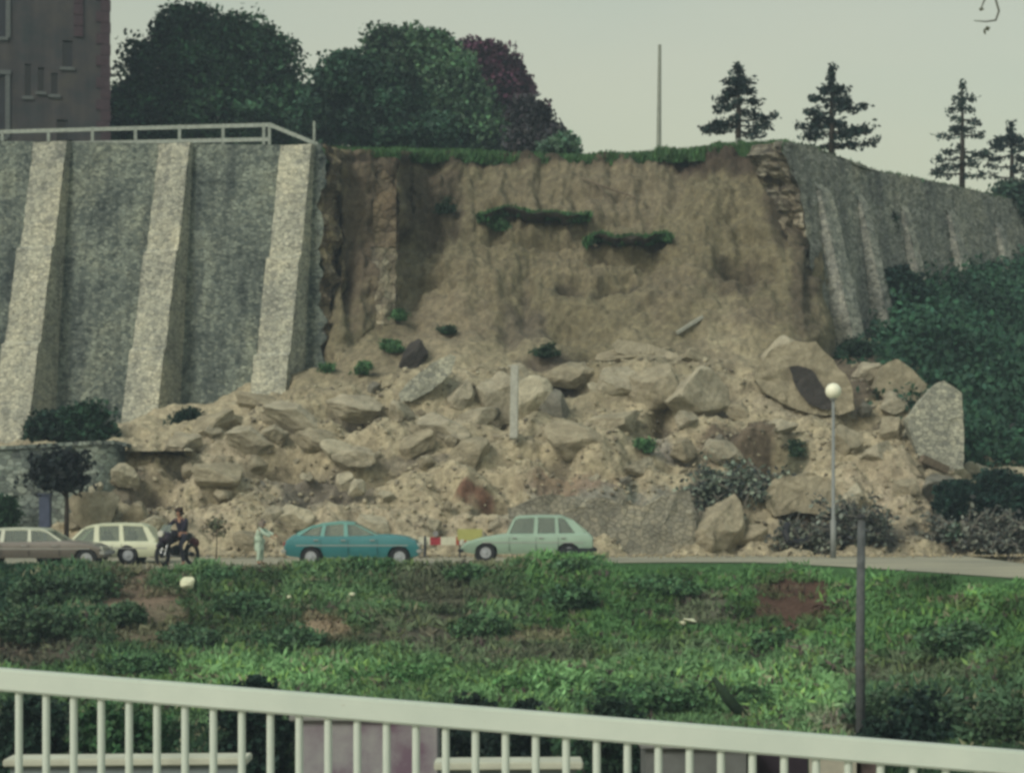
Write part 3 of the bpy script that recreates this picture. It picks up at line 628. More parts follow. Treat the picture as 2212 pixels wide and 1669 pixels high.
CON = (.020, .038, .038)
def conifer(label, px, top, base, Y, halfw, branches, seed, dens=1.0, col=CON):
    r = random.Random(seed); x0, _, z0 = P(px, base, Y); H = (base-top)/F*Y; k = Y/F
    root = empty('conifer', (x0, Y, z0)); tag(root, label, 'tree')
    C = []; mb = MB(); mb.tube([(0, 0, -.6), (.03, 0, H*.5), (0, 0, H)], [.16, .10, .02], 8)
    def spray(p0, p1, n, w):
        for _ in range(n):
            t = r.random()**.8; p = p0.lerp(p1, t); C.append(p+Vector((r.gauss(0, w), r.gauss(0, w), r.gauss(0, w*.38)-w*.5)))
    # branches seen in the photograph: (side, height row, reach px, rise px, heft)
    for (sx, row, reach, rise, heft) in branches:
        z = (base-row)*k; p0 = Vector((0, 0, z)); p1 = Vector((sx*reach*k*1.12, r.uniform(-.3, .3), z+rise*k)); mid = (p0+p1)/2-Vector((0, 0, .08*reach*k))
        mb.tube([p0, mid, p1], [.05, .035, .01], 5); spray(p0, mid, int(7*heft*dens), .05+.04*heft); spray(mid, p1, int(26*heft*dens), .07+.06*heft)
    # branches towards and away from the viewer
    for i in range(4):
        f = .2+.75*i/4; ang = r.choice([1, -1])*math.pi/2+r.uniform(-.8, .8); L = halfw*k*(1-f)*r.uniform(.5, 1)+.25
        p0 = Vector((0, 0, H*f)); p1 = p0+Vector((math.cos(ang)*L, math.sin(ang)*L, .12*L)); mb.tube([p0, p1], [.04, .01], 4); spray(p0, p1, int(12*dens), .10)
    for i in range(int(60*dens)): C.append(Vector((r.gauss(0, .08), r.gauss(0, .08), H*(1-.30*r.random()**1.3))))
    C = np.array([tuple(c) for c in C]); n = len(C)
    V, Fc, cc = leaves(np.repeat(C, 3, 0)+np.random.default_rng(seed).normal(size=(n*3, 3))*.07, .06+.08*np.random.default_rng(seed+1).random(n*3), colvar(col, n*3, seed, .5), seed=seed, stretch=2.4)
    mesh('crown', V, Fc, LEAF, root, cols=cc); mb.build('trunk', BARK, root, smooth=True); return root
conifer('slender conifer with an open middle, leftmost of those on the clifftop', 1594, 140, 335, 88, 65,
 [(-1, 170, 16, -4, 1.6), (1, 172, 18, -2, 1.6), (1, 190, 24, 0, 1.8), (-1, 192, 22, -2, 1.8), (-1, 205, 34, -6, 1), (1, 215, 40, 2, 1.2), (-1, 225, 42, -6, 1.0), (1, 236, 34, -10, 1), (-1, 250, 44, -14, 1.7), (-1, 262, 58, -12, 1.6), (1, 262, 70, 16, 1.5), (1, 272, 60, 6, 1.2), (-1, 270, 66, -6, .9), (1, 283, 50, -4, .7), (-1, 225, 24, 2, .8)], 21)
conifer('broad bluish conifer with wide upswept branches, second on the clifftop', 1796, 145, 345, 90, 80,
 [(-1, 185, 14, -6, 1.2), (1, 190, 20, -2, 1.3), (-1, 215, 40, 6, .8), (1, 215, 26, 4, 1.6), (1, 240, 66, 16, 1.2), (-1, 243, 48, 4, 1.2), (1, 226, 30, 0, 1.4), (-1, 272, 60, 8, 1.5), (-1, 290, 50, 4, 1.6), (1, 290, 66, 18, 2.0), (1, 284, 56, 8, 1.9), (-1, 312, 64, -2, 1.6), (1, 310, 50, 4, 1.0), (1, 318, 96, 20, .9), (-1, 256, 30, 2, 1.4), (1, 262, 20, 0, 1.3)], 22, 1.15)
conifer('tall thin greyish conifer with sparse tiers near the right edge', 2078, 178, 400, 101, 60,
 [(1, 215, 26, 8, .6), (-1, 215, 14, 6, .5), (-1, 235, 30, 0, .6), (1, 235, 20, 2, .6), (1, 258, 30, -4, .6), (-1, 255, 20, 0, .6), (-1, 290, 44, 2, .9), (1, 293, 44, 6, .8), (-1, 275, 16, 0, 1.), (1, 276, 14, 0, 1.), (1, 328, 50, 0, 1.3), (-1, 322, 40, -6, .9), (-1, 340, 52, -2, .7), (1, 352, 30, 0, 1.0), (-1, 356, 44, -2, 1.2), (-1, 376, 60, 10, 1.2), (1, 380, 40, 4, 1.), (-1, 405, 56, 8, 1.2), (-1, 410, 30, 0, 1.), (1, 342, 36, 8, .8)], 23, .9, (.035, .060, .055))
conifer('small dark conifer cut by the right edge of the view', 2185, 264, 425, 103, 50,
 [(-1, 290, 24, -8, 1.6), (1, 290, 20, -6, 1.6), (-1, 310, 36, -8, 1.3), (1, 312, 36, -2, 1.3), (-1, 335, 40, -2, 1.1), (1, 338, 34, 0, 1.1), (-1, 360, 50, 4, .6), (1, 366, 44, 0, 1.1), (-1, 385, 40, 10, .5), (-1, 300, 30, -6, 1.2)], 24)
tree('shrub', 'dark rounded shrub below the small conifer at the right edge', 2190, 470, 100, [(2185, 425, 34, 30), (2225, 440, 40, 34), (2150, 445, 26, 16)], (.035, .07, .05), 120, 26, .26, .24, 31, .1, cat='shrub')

# turf lip along the clifftop: short rough grass
def turf(name, centers_fn, n, hgt, base, seed, parent=None, w=.05, kind='stuff', label=None, cat=None):
    r = np.random.default_rng(seed); C = np.array([centers_fn(r) for _ in range(n)]); ang = r.random(n)*math.pi
    h = hgt*(.5+r.random(n)); dx = np.stack([np.cos(ang), np.sin(ang), np.zeros(n)], 1)*w*(.6+.8*r.random((n, 1)))
    lean = r.normal(size=(n, 3))*.35; lean[:, 2] = 1; tipp = C+lean*h[:, None]
    V = np.stack([C-dx-np.array([0, 0, .06]), C+dx-np.array([0, 0, .06]), tipp+dx*.25, tipp-dx*.25], 1).reshape(-1, 3)
    o = mesh(name, V, np.arange(n*4).reshape(-1, 4), LEAF, parent, cols=np.repeat(colvar(base, n, seed+1, .45), 4, 0))
    return tag(o, label, cat, None, kind)
def lip(r):
    px = r.uniform(690, 1700) if r.random() < .8 else r.uniform(1500, 1700); py = float(edgePy(px)); Y = float(edgeY(px))
    lump = .30*max(0, math.sin(px*.045)+.6*math.sin(px*.11+1))*(1 if px > 1280 else .25)
    d = r.random()**1.5*2.2-.35; p = P(px, py, Y+d)
    return (p[0], p[1], p[2]-.22+lump*.5*r.random()-(.25*r.random() if d < 0 else 0))
turf('grass', lip, 15000, .22, (.055, .125, .050), 41, label='strip of rough green grass along the broken clifftop edge', cat='grass')
def lip2(r):
    t = r.uniform(0, 30); p = RW(t, RT(t)); return (p.x+r.normal()*.1-.6*r.random(), p.y+.6*r.random(), p.z-.05)
turf('grass', lip2, 2600, .14, (.055, .10, .055), 42, label='thin grass growing along the top of the receding right wall', cat='grass')

# ---------------------------------------------------------------- turf ledges still clinging to the scarp
def ledge(px0, px1, py, label, seed, dip=0):
    r = random.Random(seed); Ys = slope_at((px0+px1)/2, py+12); x0 = P((px0+px1)/2, py+20, Ys)
    root = empty('turf_ledge', x0); tag(root, label, 'turf ledge')
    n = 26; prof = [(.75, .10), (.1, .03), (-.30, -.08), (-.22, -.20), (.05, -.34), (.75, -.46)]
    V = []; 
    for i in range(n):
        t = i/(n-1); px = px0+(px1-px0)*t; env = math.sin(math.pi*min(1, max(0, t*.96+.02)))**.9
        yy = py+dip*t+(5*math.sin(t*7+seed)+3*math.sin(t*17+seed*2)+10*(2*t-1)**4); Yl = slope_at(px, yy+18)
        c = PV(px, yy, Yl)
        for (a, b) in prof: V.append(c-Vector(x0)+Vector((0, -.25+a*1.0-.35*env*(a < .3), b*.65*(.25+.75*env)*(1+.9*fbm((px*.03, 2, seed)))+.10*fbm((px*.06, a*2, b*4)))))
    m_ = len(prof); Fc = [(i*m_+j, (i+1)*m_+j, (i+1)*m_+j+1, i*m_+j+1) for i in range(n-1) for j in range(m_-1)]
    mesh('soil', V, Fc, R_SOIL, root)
    def c_(rr):
        t = rr.random(); px = px0+(px1-px0)*t; yy = py+dip*t+(5*math.sin(t*7+seed)+3*math.sin(t*17+seed*2)+10*(2*t-1)**4); Yl = slope_at(px, yy+18); p = PV(px, yy, Yl)-Vector(x0)
        return (p.x+rr.normal()*.04, p.y-.6+.9*rr.random(), p.z-.02-(.22*rr.random() if rr.random() < .45 else 0))
    turf('grass', c_, 1900, .14, (.045, .115, .045), seed, root, kind=None)
ledge(1032, 1276, 460, 'longer upper turf ledge with dark underside halfway up the scarp', 3, 2)
ledge(1262, 1450, 516, 'shorter lower turf ledge curling over dark soil, right of the upper one', 4, -6)

# ---------------------------------------------------------------- rocks
def rock_mesh(seed, sub=4, cuts=14, squash=(1, 1, 1)):
    r = random.Random(seed); bm = bmesh.new(); bmesh.ops.create_icosphere(bm, subdivisions=sub, radius=1)
    planes = []
    for _ in range(cuts):
        n_ = Vector((r.gauss(0, 1), r.gauss(0, 1), r.gauss(0, 1))).normalized(); planes.append((n_, r.uniform(.48, .78)))
    for v in bm.verts:
        p = v.co.copy()
        for n_, d in planes:
            k = p.dot(n_)
            if k > d: p -= n_*(k-d)
        p += p.normalized()*(.07*fbm(p+Vector((seed, 0, 0)), 1.8, 6)+.03*fbm(p, 7, 3)); v.co = Vector((p.x*squash[0], p.y*squash[1], p.z*squash[2]))
    me = bpy.data.meshes.new('rock'); bm.to_mesh(me); bm.free(); return me
RM = {}
def rmesh(k, mat):
    if (k, mat.name) not in RM:
        me = rock_mesh(k*13+5); me.materials.append(mat); RM[(k, mat.name)] = me
    return RM[(k, mat.name)]
def rock(px, py, w, h, k, mat, label, cat='boulder', rz=None, tilt=0, push=.25, group=None, name='boulder'):
    """rock of w x h plan pixels whose centre lies at (px, py), bedded in the slope"""
    Ys = slope_at(px, min(py+h*.25, 1200)); kk = Ys/F; o = bpy.data.objects.new(name, rmesh(k, mat))
    w *= 1.2; h *= 1.28; tilt += (.3, -.25, .12, -.35, .2)[k % 5]; sx, sz = w*kk/2/.82, h*kk/2/.82; o.scale = (sx, (sx+sz)/2*.8, sz)
    Yc = Ys-push*(sx+sz)/2*.8
    o.location = P(px, py, Yc); o.rotation_euler = (tilt*.3, tilt, (k*1.7) % .8-.4 if rz is None else rz)
    link(o); return tag(o, label, cat, group)
SPECIAL = [
 (200, 1108, 92, 80, 1, R_TAN, 'rounded tan boulder behind the white estate car', 0),
 (640, 1120, 64, 60, 2, R_CREAM, 'cream boulder just above the tail of the blue car', 0),
 (745, 1040, 40, 32, 3, R_CREAM, 'small isolated cream stone on the grey rubble above the blue car', 0),
 (770, 882, 115, 50, 4, R_PALE, 'flat pale boulder overhanging a dark gap below the tall wall end', -.1),
 (625, 905, 130, 60, 5, R_PALE, 'wide pale boulder at the foot of the last left buttress', .05),
 (450, 925, 110, 44, 6, R_TAN, 'long low boulder at the top left of the rubble fan', -.15),
 (560, 870, 80, 34, 7, R_TAN, 'small boulder tucked against the base of the last left buttress', .1),
 (895, 772, 72, 40, 8, R_DARK, 'dark slab tilted on the smooth earth above the pale streaked slab', -.5),
 (1150, 875, 66, 84, 9, R_CREAM, 'pointed cream block right of the upright white post', .1),
 (1075, 860, 90, 90, 10, R_PALE, 'large pale boulder left of the upright white post', .3),
 (1195, 885, 60, 56, 11, R_GREY, 'grey boulder wedged beside the pointed cream block', -.3),
 (1230, 810, 95, 44, 12, R_TAN, 'tan boulder under the green tuft, above a dark hollow', -.2),
 (1340, 830, 110, 80, 13, R_PALE, 'big pale boulder topping the central heap', .2),
 (1420, 850, 110, 90, 14, R_TAN, 'big tan boulder at the middle of the central heap', -.1),
 (1500, 865, 110, 95, 15, R_PALE, 'big pale boulder at the right of the central heap', .25),
 (1325, 925, 130, 60, 16, R_TAN, 'wide tan boulder at the foot of the central heap', 0),
 (1590, 885, 60, 32, 17, R_TAN, 'smallish boulder between the central heap and the hollow masonry block', .1),
 (1700, 770, 90, 60, 18, R_PALE, 'pale boulder leaning on top of the hollow masonry block', .35),
 (1560, 1140, 120, 104, 19, R_TAN, 'round sandy boulder beside the grey wall remnant', .1),
 (1610, 1085, 90, 60, 20, R_TAN, 'sandy boulder directly behind the round sandy one', -.2),
 (1835, 960, 60, 60, 21, R_TAN, 'tan boulder right of the globe lamp post', .1),
 (1925, 935, 56, 56, 22, R_TAN, 'tan boulder just left of the upright grey slab', -.1),
 (1905, 985, 70, 50, 23, R_PALE, 'pale boulder below the gap near the upright grey slab', .2),
 (2010, 985, 60, 50, 24, R_CREAM, 'cream stone at the left foot of the upright grey slab', 0),
 (2120, 1020, 76, 36, 25, R_CREAM, 'cream boulder above the round bushes at the right', 0),
 (2180, 1022, 60, 26, 1, R_CREAM, 'cream stone at the right edge above the round bushes', .2),
 (960, 930, 90, 60, 2, R_PALE, 'pale boulder low in the middle of the fan, left of the white post', .2),
 (900, 960, 80, 40, 3, R_TAN, 'tan boulder in the middle of the fan below the streaked slab', -.1),
 (690, 955, 90, 44, 4, R_TAN, 'tan boulder under the wide pale one, left fan', .1),
 (530, 950, 90, 50, 5, R_PALE, 'pale boulder on the left fan below the last buttress', -.1),
 (390, 960, 80, 40, 6, R_PALE, 'pale boulder on the left fan near the middle buttress', .2),
 (480, 1030, 100, 50, 7, R_TAN, 'tan boulder on the left fan above the motorcyclist', 0),
 (590, 1120, 46, 40, 8, R_PALE, 'pale rock behind the person in the mint coat', 0),
 (1240, 960, 110, 60, 9, R_TAN, 'tan boulder on the fan above the mint car roof', .1),
 (1010, 985, 90, 50, 11, R_TAN, 'tan boulder on the fan left of the foot of the white post', 0),
 (1560, 975, 80, 40, 12, R_PALE, 'pale boulder above the tangled branches', .3),
 (1670, 930, 90, 44, 13, R_PALE, 'pale boulder left of the globe lamp', -.2),
 (1960, 1060, 60, 40, 14, R_TAN, 'tan rock below the brown beam at the right', 0),
 (1500, 775, 60, 26, 15, R_TAN, 'rock at the right end of the pale-topped slab', 0),
 (1385, 770, 150, 34, 16, R_TAN, 'long pale-topped slab lying across the slope above the central heap', .18),
 (2110, 965, 60, 40, 17, R_DARK, 'dark rock right beside the upright grey slab', 0),
 (2160, 985, 60, 34, 18, R_DARK, 'dark rock furthest right above the cream stones', .2),
 (1000, 860, 60, 60, 19, R_PALE, 'pale rock immediately right of the streaked slab', 0),
 (1650, 1045, 60, 30, 20, R_PALE, 'pale rock behind the big cream-topped block', 0)]
for (px, py, w, h, k, mt, lb, tl) in SPECIAL: rock(px, py, w, h, k, mt, lb, tilt=tl, push=.02)
# countless-looking but countable rocks of the fan
def fan_ok(px, py):
    top = np.interp(px, [100, 200, 260, 420, 560, 640, 720, 860, 1000, 1200, 1400, 1600, 1750, 1900, 2100, 2212], [1000, 980, 965, 915, 865, 830, 830, 800, 790, 790, 780, 790, 760, 800, 1010, 1040])
    return top+6 < py < 1192 and not (1100 < px < 1490 and py > 1060)
LANDM = [(200, 1108, 'rounded boulder behind the estate car'), (450, 925, 'long boulder topping the left fan'), (560, 870, 'foot of the last left buttress'), (340, 1190, 'back of the estate car'), (385, 1130, 'motorcycle rider'), (467, 1150, 'thin sapling'),
 (565, 1140, 'person in the mint coat'), (625, 905, 'wide pale boulder'), (770, 882, 'flat overhanging boulder'), (745, 1040, 'isolated cream stone'), (760, 1125, 'roof of the blue car'), (920, 815, 'streaked slab'), (900, 960, 'middle of the left fan'),
 (960, 1165, 'striped barrier'), (1110, 870, 'upright white post'), (1110, 1000, 'foot of the white post'), (1150, 1110, 'roof of the mint car'), (1300, 1065, 'grey wall remnant'), (1420, 850, 'central boulder heap'), (1400, 770, 'long thin slab'), (1590, 1055, 'tangled grey-green branches'),
 (1500, 960, 'gap under the central heap'), (1560, 1140, 'round sandy boulder'), (1740, 820, 'hollow masonry block'), (1735, 1070, 'cream-topped block'), (1800, 960, 'globe lamp post'), (1800, 1150, 'foot of the lamp post'), (1940, 830, 'tilted square block'), (2030, 920, 'upright grey slab'),
 (1960, 1060, 'rock below the brown beam'), (2085, 1082, 'left round bush'), (2120, 1160, 'dark brushwood heap'), (480, 1030, 'tan boulder above the motorcyclist'), (600, 1000, 'dark hollow of the left fan'), (1860, 1130, 'top of the dark pole'), (300, 1040, 'dark patch right of the low wall'), (1640, 1150, 'sandy boulder pair')]
rr_ = random.Random(99); cnt = 0
while cnt < 140:
    px, py = rr_.uniform(130, 2200), rr_.uniform(780, 1192)
    if not fan_ok(px, py): continue
    s = 10+44*rr_.random()**2.0; w, h = s*rr_.uniform(1.1, 1.8), s*rr_.uniform(.7, 1.0)
    mt = rr_.choice([R_PALE, R_TAN, R_TAN, R_CREAM, R_GREY, R_PALE])
    cn = {R_PALE.name: 'pale', R_TAN.name: 'tan', R_CREAM.name: 'cream', R_GREY.name: 'grey'}[mt.name]; sz = 'small' if s < 15 else 'middling' if s < 27 else 'large'
    lm = min(LANDM, key=lambda q: ((q[0]-px)**2+((q[1]-py)*1.3)**2)); dx, dy = px-lm[0], py-lm[1]
    far = 'just ' if abs(dx)+abs(dy) < 45 else ''; dr_ = ('right of' if dx > 0 else 'left of') if abs(dx) > 1.8*abs(dy) else ('below' if dy > 0 else 'above') if abs(dy) > 1.8*abs(dx) else ('below and ' if dy > 0 else 'above and ')+('right of' if dx > 0 else 'left of')
    rock(px, py, w, h, rr_.randint(1, 25), mt, sz+' '+cn+' rock '+far+dr_+' the '+lm[2], 'rock', rz=rr_.uniform(-3, 3), tilt=rr_.uniform(-.5, .5), push=.02, group='loose rocks strewn over the rubble fan', name='rock'); cnt += 1
# fine rubble
def rubble(n, fn, smin, smax, seed, cols_, name, label):
    r = np.random.default_rng(seed); base = [Vector(q) for q in ((1, 0, 0), (-1, 0, 0), (0, 1, 0), (0, -1, 0), (0, 0, 1), (0, 0, -1))]
    B = np.array([tuple(b) for b in base]); T = np.array([(0, 2, 4), (2, 1, 4), (1, 3, 4), (3, 0, 4), (2, 0, 5), (1, 2, 5), (3, 1, 5), (0, 3, 5)])
    C = np.array([fn(r) for _ in range(n)]); s = smin+(smax-smin)*r.random(n)**3
    A = B[None]*(.6+.8*r.random((n, 6, 1)))*s[:, None, None]*np.array([1.25, 1, .75]); 
    th = r.random(n)*6.28; ph = r.normal(size=n)*.6
    x = A[:, :, 0]*np.cos(th)[:, None]-A[:, :, 1]*np.sin(th)[:, None]; y = A[:, :, 0]*np.sin(th)[:, None]+A[:, :, 1]*np.cos(th)[:, None]; z = A[:, :, 2]
    x2 = x*np.cos(ph)[:, None]-z*np.sin(ph)[:, None]; z2 = x*np.sin(ph)[:, None]+z*np.cos(ph)[:, None]
    V = (np.stack([x2, y, z2], 2)+C[:, None, :]).reshape(-1, 3); Fc = (T[None]+np.arange(n)[:, None, None]*6).reshape(-1, 3)
    cc = np.array(cols_)[r.integers(0, len(cols_), n)]*(.8+.4*r.random((n, 1)))
    return tag(mesh(name, V, Fc, RUBM, cols=np.repeat(cc, 6, 0)), label, 'rubble', None, 'stuff')
RUBM = attr_mat('rubble_stone', lo=.75, hi=1.2, bump=.03, grit=False)
def fanpt(r):
    while True:
        px, py = r.uniform(110, 2230), r.uniform(770, 1206)
        if fan_ok(px, min(py, 1185)) or (1100 < px < 1490 and py > 1050): break
    i = int(np.clip(round((px-us[0])/(us[1]-us[0])), 0, NU-1)); j = int(np.argmin(np.abs(PY[i]-py))); return SP[i, j]+r.normal(size=3)*.03
rubble(9000, fanpt, .025, .12, 51, [(.38, .345, .25), (.34, .305, .22), (.42, .39, .29), (.27, .245, .19), (.31, .28, .20), (.20, .18, .14)], 'rubble', 'fine limestone rubble covering the landslip fan')
def roadpt(r):
    px = r.uniform(100, 2230); d = abs(r.normal())*.9; return (P(px, 0, 63.9-d)[0], 63.9-d, ROADZ+.02)
rubble(2200, roadpt, .02, .07, 52, [(.44, .38, .26), (.36, .31, .20), (.22, .20, .16)], 'grit', 'scattered grit spilled on to the road at the toe of the slip')

# ---------------------------------------------------------------- broken masonry and other recognisable pieces
torn('masonry_block', [(1636, 790), (1668, 752), (1716, 736), (1760, 742), (1802, 776), (1838, 832), (1846, 884), (1812, 896), (1756, 893), (1700, 876), (1652, 846), (1634, 820)], slope_at(1740, 850)-1.0, 2.2, R_TAN,
     'massive tan masonry block with a dark hollow in its face, behind the globe lamp', 'masonry block', .10)
hb = torn('hollow_shade_slab', [(1704, 792), (1726, 788), (1756, 800), (1780, 836), (1806, 880), (1784, 886), (1748, 872), (1716, 832)], slope_at(1740, 850)-1.16, .5, R_DARK, None, None, .05);  # dark slab on the face, painted as the shade inside a hollow
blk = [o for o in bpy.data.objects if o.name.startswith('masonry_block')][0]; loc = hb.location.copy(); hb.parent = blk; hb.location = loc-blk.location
torn('masonry_block', [(1888, 838), (1906, 792), (1936, 776), (1964, 792), (2004, 830), (1996, 862), (1966, 886), (1934, 876), (1904, 858)], slope_at(1940, 850)-.9, 1.6, R_TAN, 'tilted square masonry block over a dark cleft, left of the upright slab', 'masonry block', .06)
torn('masonry_block', [(1990, 1000), (1958, 905), (1990, 862), (2022, 826), (2040, 822), (2078, 848), (2082, 930), (2082, 1012), (2050, 1016)], slope_at(2030, 985)-1.2, 1.5, BUTTM, 'upright grey dressed slab of fallen wall standing on end at the right', 'masonry slab', .04)
torn('masonry_block', [(1655, 1064), (1668, 1036), (1716, 1028), (1748, 1016), (1790, 1030), (1812, 1060), (1818, 1100), (1778, 1112), (1722, 1104), (1672, 1118), (1654, 1098)], slope_at(1735, 1100)-1.0, 1.6, R_TAN, 'big cream-topped block with pale patch left of the lamp post foot', 'masonry block', .09)
torn('masonry_block', [(862, 850), (880, 826), (930, 786), (972, 764), (986, 770), (974, 806), (930, 846), (888, 866), (866, 866)], slope_at(920, 840)-1.35, .9, BUTTM, 'pale streaked slab of wall lying diagonally above the left fan', 'masonry slab', .05)
torn('masonry_block', [(1322, 744), (1334, 733), (1400, 742), (1462, 764), (1472, 778), (1440, 782), (1380, 770), (1330, 762)], slope_at(1400, 780)-.5, .9, R_PALE, 'long thin pale slab lying across the upper slope', 'masonry slab', .04)
# low grey remnant at the road behind the mint car
torn('wall_remnant', [(1100, 1204), (1096, 1096), (1150, 1076), (1205, 1068), (1262, 1078), (1330, 1074), (1392, 1092), (1440, 1066), (1488, 1060), (1504, 1110), (1498, 1204)], 64.3, .9, stone_mat('dusty_wall_remnant', (.36, .34, .27), (.31, .30, .245), (.25, .245, .205), cell=5, squash=1.2, stain=.55),
     'low dusty grey wall remnant half buried behind the mint car', 'wall remnant', .12)
PALEW = plain('painted_concrete', (.35, .36, .32), .8, .2)
WOOD = plain('old_timber', (.14, .115, .085), .9, .3)
mb = MB(); mb.bar(PV(1110, 948, slope_at(1110, 948)-.9), PV(1112, 790, slope_at(1110, 948)-.4), .26, .24); tag(mb.build('concrete_post', PALEW, bevel=.02), 'upright white concrete post planted in the middle of the rubble', 'post')
mb = MB(); mb.bar(PV(1462, 719, slope_at(1465, 718)-.25), PV(1518, 684, slope_at(1515, 690)-.25), .14, .12); tag(mb.build('broken_rail', PALEW, bevel=.01), 'short white rail lying diagonally on the upper slope', 'rail')
mb = MB(); mb.bar(PV(1990, 990, slope_at(1995, 990)-1.1), PV(2046, 1016, slope_at(2040, 1010)-1.1), .26, .26); tag(mb.build('timber_beam', WOOD, bevel=.02), 'brown timber beam lying at the foot of the upright grey slab', 'beam')
mb = MB(); mb.tube([PV(1255, 385, slope_at(1255, 392)-.2), PV(1310, 405, slope_at(1310, 410)-.35), PV(1375, 428, slope_at(1370, 430)-.15)], [.03, .05, .02], 6); mb.tube([PV(1290, 398, slope_at(1290, 400)-.3), PV(1322, 440, slope_at(1322, 440)-.2)], [.03, .015], 5)
tag(mb.build('dead_root', WOOD), 'thin dark root sticking out of the earth above the turf ledges', 'root')
mb = MB(); c0 = PV(1716, 1150, 64.3); pts = [PV(1702+0, 1132, 64.4), PV(1697, 1150, 64.2), PV(1704, 1166, 64.1), PV(1724, 1172, 64.1), PV(1748, 1164, 64.2)]
mb.tube(pts, [.12, .13, .13, .12, .10], 10); tag(mb.build('bent_pipe', plain('black_pipe', (.02, .022, .028))), 'dark pipe bent like a hook at the toe of the rubble', 'pipe')

# tangles of dead branches and brushwood
def brush(px0, px1, py0, py1, n, label, seed, cols_, Yoff=-.6, yfix=None):
    r = random.Random(seed); cx, cy = (px0+px1)/2, py1; Yb = yfix or slope_at(cx, min(cy, 1195))+Yoff; o0 = PV(cx, cy, Yb)
    root = empty('brushwood', o0); tag(root, label, 'brushwood'); mb = MB(); C = []
    for _ in range(n):
        a = PV(r.uniform(px0, px1), r.uniform(py0, py1), Yb+r.uniform(-.5, .5))-o0; L = r.uniform(.3, 1.1); d = Vector((r.uniform(-1, 1), r.uniform(-.4, .4), r.uniform(-.5, .6))).normalized()*L
        m_ = a+d/2+Vector((0, 0, r.uniform(-.1, .1))); mb.tube([a, m_, a+d], [r.uniform(.02, .055), .025, .008], 5)
        for _ in range(20): C.append(tuple(a+d*r.random()+Vector((r.gauss(0, .12), r.gauss(0, .12), r.gauss(0, .10)))))
    mb.build('branches', WOOD_D, root); C = np.array(C); q = np.random.default_rng(seed); cc = np.array(cols_)[q.integers(0, len(cols_), len(C))]*(.7+.6*q.random((len(C), 1)))
    V, Fc, c2 = leaves(C, .05+.10*q.random(len(C)), cc, seed=seed); mesh('dead_leaves', V, Fc, LEAF, root, cols=c2)
WOOD_D = plain('dead_wood', (.15, .145, .125), .9, .3)
GG = [(.08, .11, .09), (.17, .22, .18), (.04, .05, .055), (.26, .32, .26)]
brush(1508, 1668, 1020, 1092, 130, 'tangled grey-green branches on the slip, left of the cream-topped block', 61, GG)
brush(1800, 1905, 1108, 1160, 90, 'dark tangled brushwood at the toe behind the tall dark pole', 62, [(.05, .055, .06), (.09, .11, .10), (.20, .24, .21)], yfix=64.4)
brush(1690, 1800, 1150, 1190, 60, 'pale tangled brushwood left of the lamp post foot', 63, [(.10, .12, .10), (.22, .26, .21), (.05, .055, .055)], yfix=64.6)
brush(2010, 2240, 1132, 1184, 130, 'dark brushwood heap at the road edge under the round bushes', 64, [(.05, .055, .055), (.10, .12, .11), (.20, .22, .19)], yfix=65.2)
brush(2095, 2240, 955, 1000, 60, 'dark fallen brush at the foot of the green hillside', 65, [(.03, .025, .03), (.06, .05, .05)], Yoff=-.3)

# ---------------------------------------------------------------- shrubs and tufts on the slip, terrace and hillside
def bush(px, py, w, h, Y, base, label, seed, n=60, per=22, leaf=.16, cat='shrub', group=None, name='shrub', twigs=True):
    k = Y/F; o0 = PV(px, py+h/2, Y); root = empty(name, o0); tag(root, label, cat, group)
    r = np.random.default_rng(seed); L = [(r.normal()*w*k*.16, r.normal()*w*k*.1, h*k*(.45+.12*r.normal()), w*k*(.30+.12*r.random()), w*k*.34, h*k*(.36+.14*r.random())) for _ in range(5)]
    leaf_ = leaf; leaf = leaf*.62; C, ci = crown_points(L, n, int(per*1.9), leaf_*.9, seed, .5); C[:, 2] = np.maximum(C[:, 2], .02); cl = (1+.35*(r.random(n)*2-1))[ci]
    V, Fc, cc = leaves(C, leaf*(.6+.8*r.random(len(C))), colvar(base, len(C), seed)*cl[:, None], seed=seed)
    mesh('foliage', V, Fc, LEAF, root, cols=cc)
    if twigs:
        mb = MB()
        for q in range(5): l = L[q]; mb.tube([(0, 0, -.15), (l[0]*.6, l[1]*.6, l[2]*.6), (l[0], l[1], l[2])], [.03, .02, .008], 5)
        mb.build('stems', BARK, root)
    return root
GT = (.07, .16, .07)
for (px, py, w, h, lb) in ((845, 747, 40, 28, 'brightest round green tuft on the bare earth below the broken wall end'), (860, 680, 30, 24, 'green tuft at the foot of the pale wall stump'), (965, 713, 28, 14, 'small dark olive tuft alone in the middle of the smooth earth'),
    (790, 795, 32, 26, 'dull green tuft near the lower left edge of the smooth earth'), (708, 797, 22, 18, 'tiny olive tuft against the foot of the tall wall'), (1178, 757, 70, 26, 'wide green tuft over a dark hollow near the middle of the slip'),
    (966, 446, 36, 32, 'dark weed clump high on the scarp left of the turf ledges'), (1080, 486, 34, 24, 'green tuft hanging below the upper turf ledge'), (1395, 962, 24, 30, 'small green sprig on the lower fan below the central heap'), (1722, 968, 30, 34, 'dark green tuft by the lamp post below the globe')):
    bush(px, py, w, h, slope_at(px, py+h/2)-.12, GT if 'dark' not in lb else (.03, .06, .035), lb, int(px+py), 34, 16, .11, 'tuft', name='weed_tuft', twigs=False)
bush(185, 905, 110, 90, 71.5, (.025, .065, .040), 'green shrub in the shaded bay between the two left buttresses', 71, 90, 26, .2)
bush(115, 925, 80, 60, 71.5, (.018, .042, .03), 'dark shrub at the left of the shaded bay above the low wall', 72, 70, 24, .2)
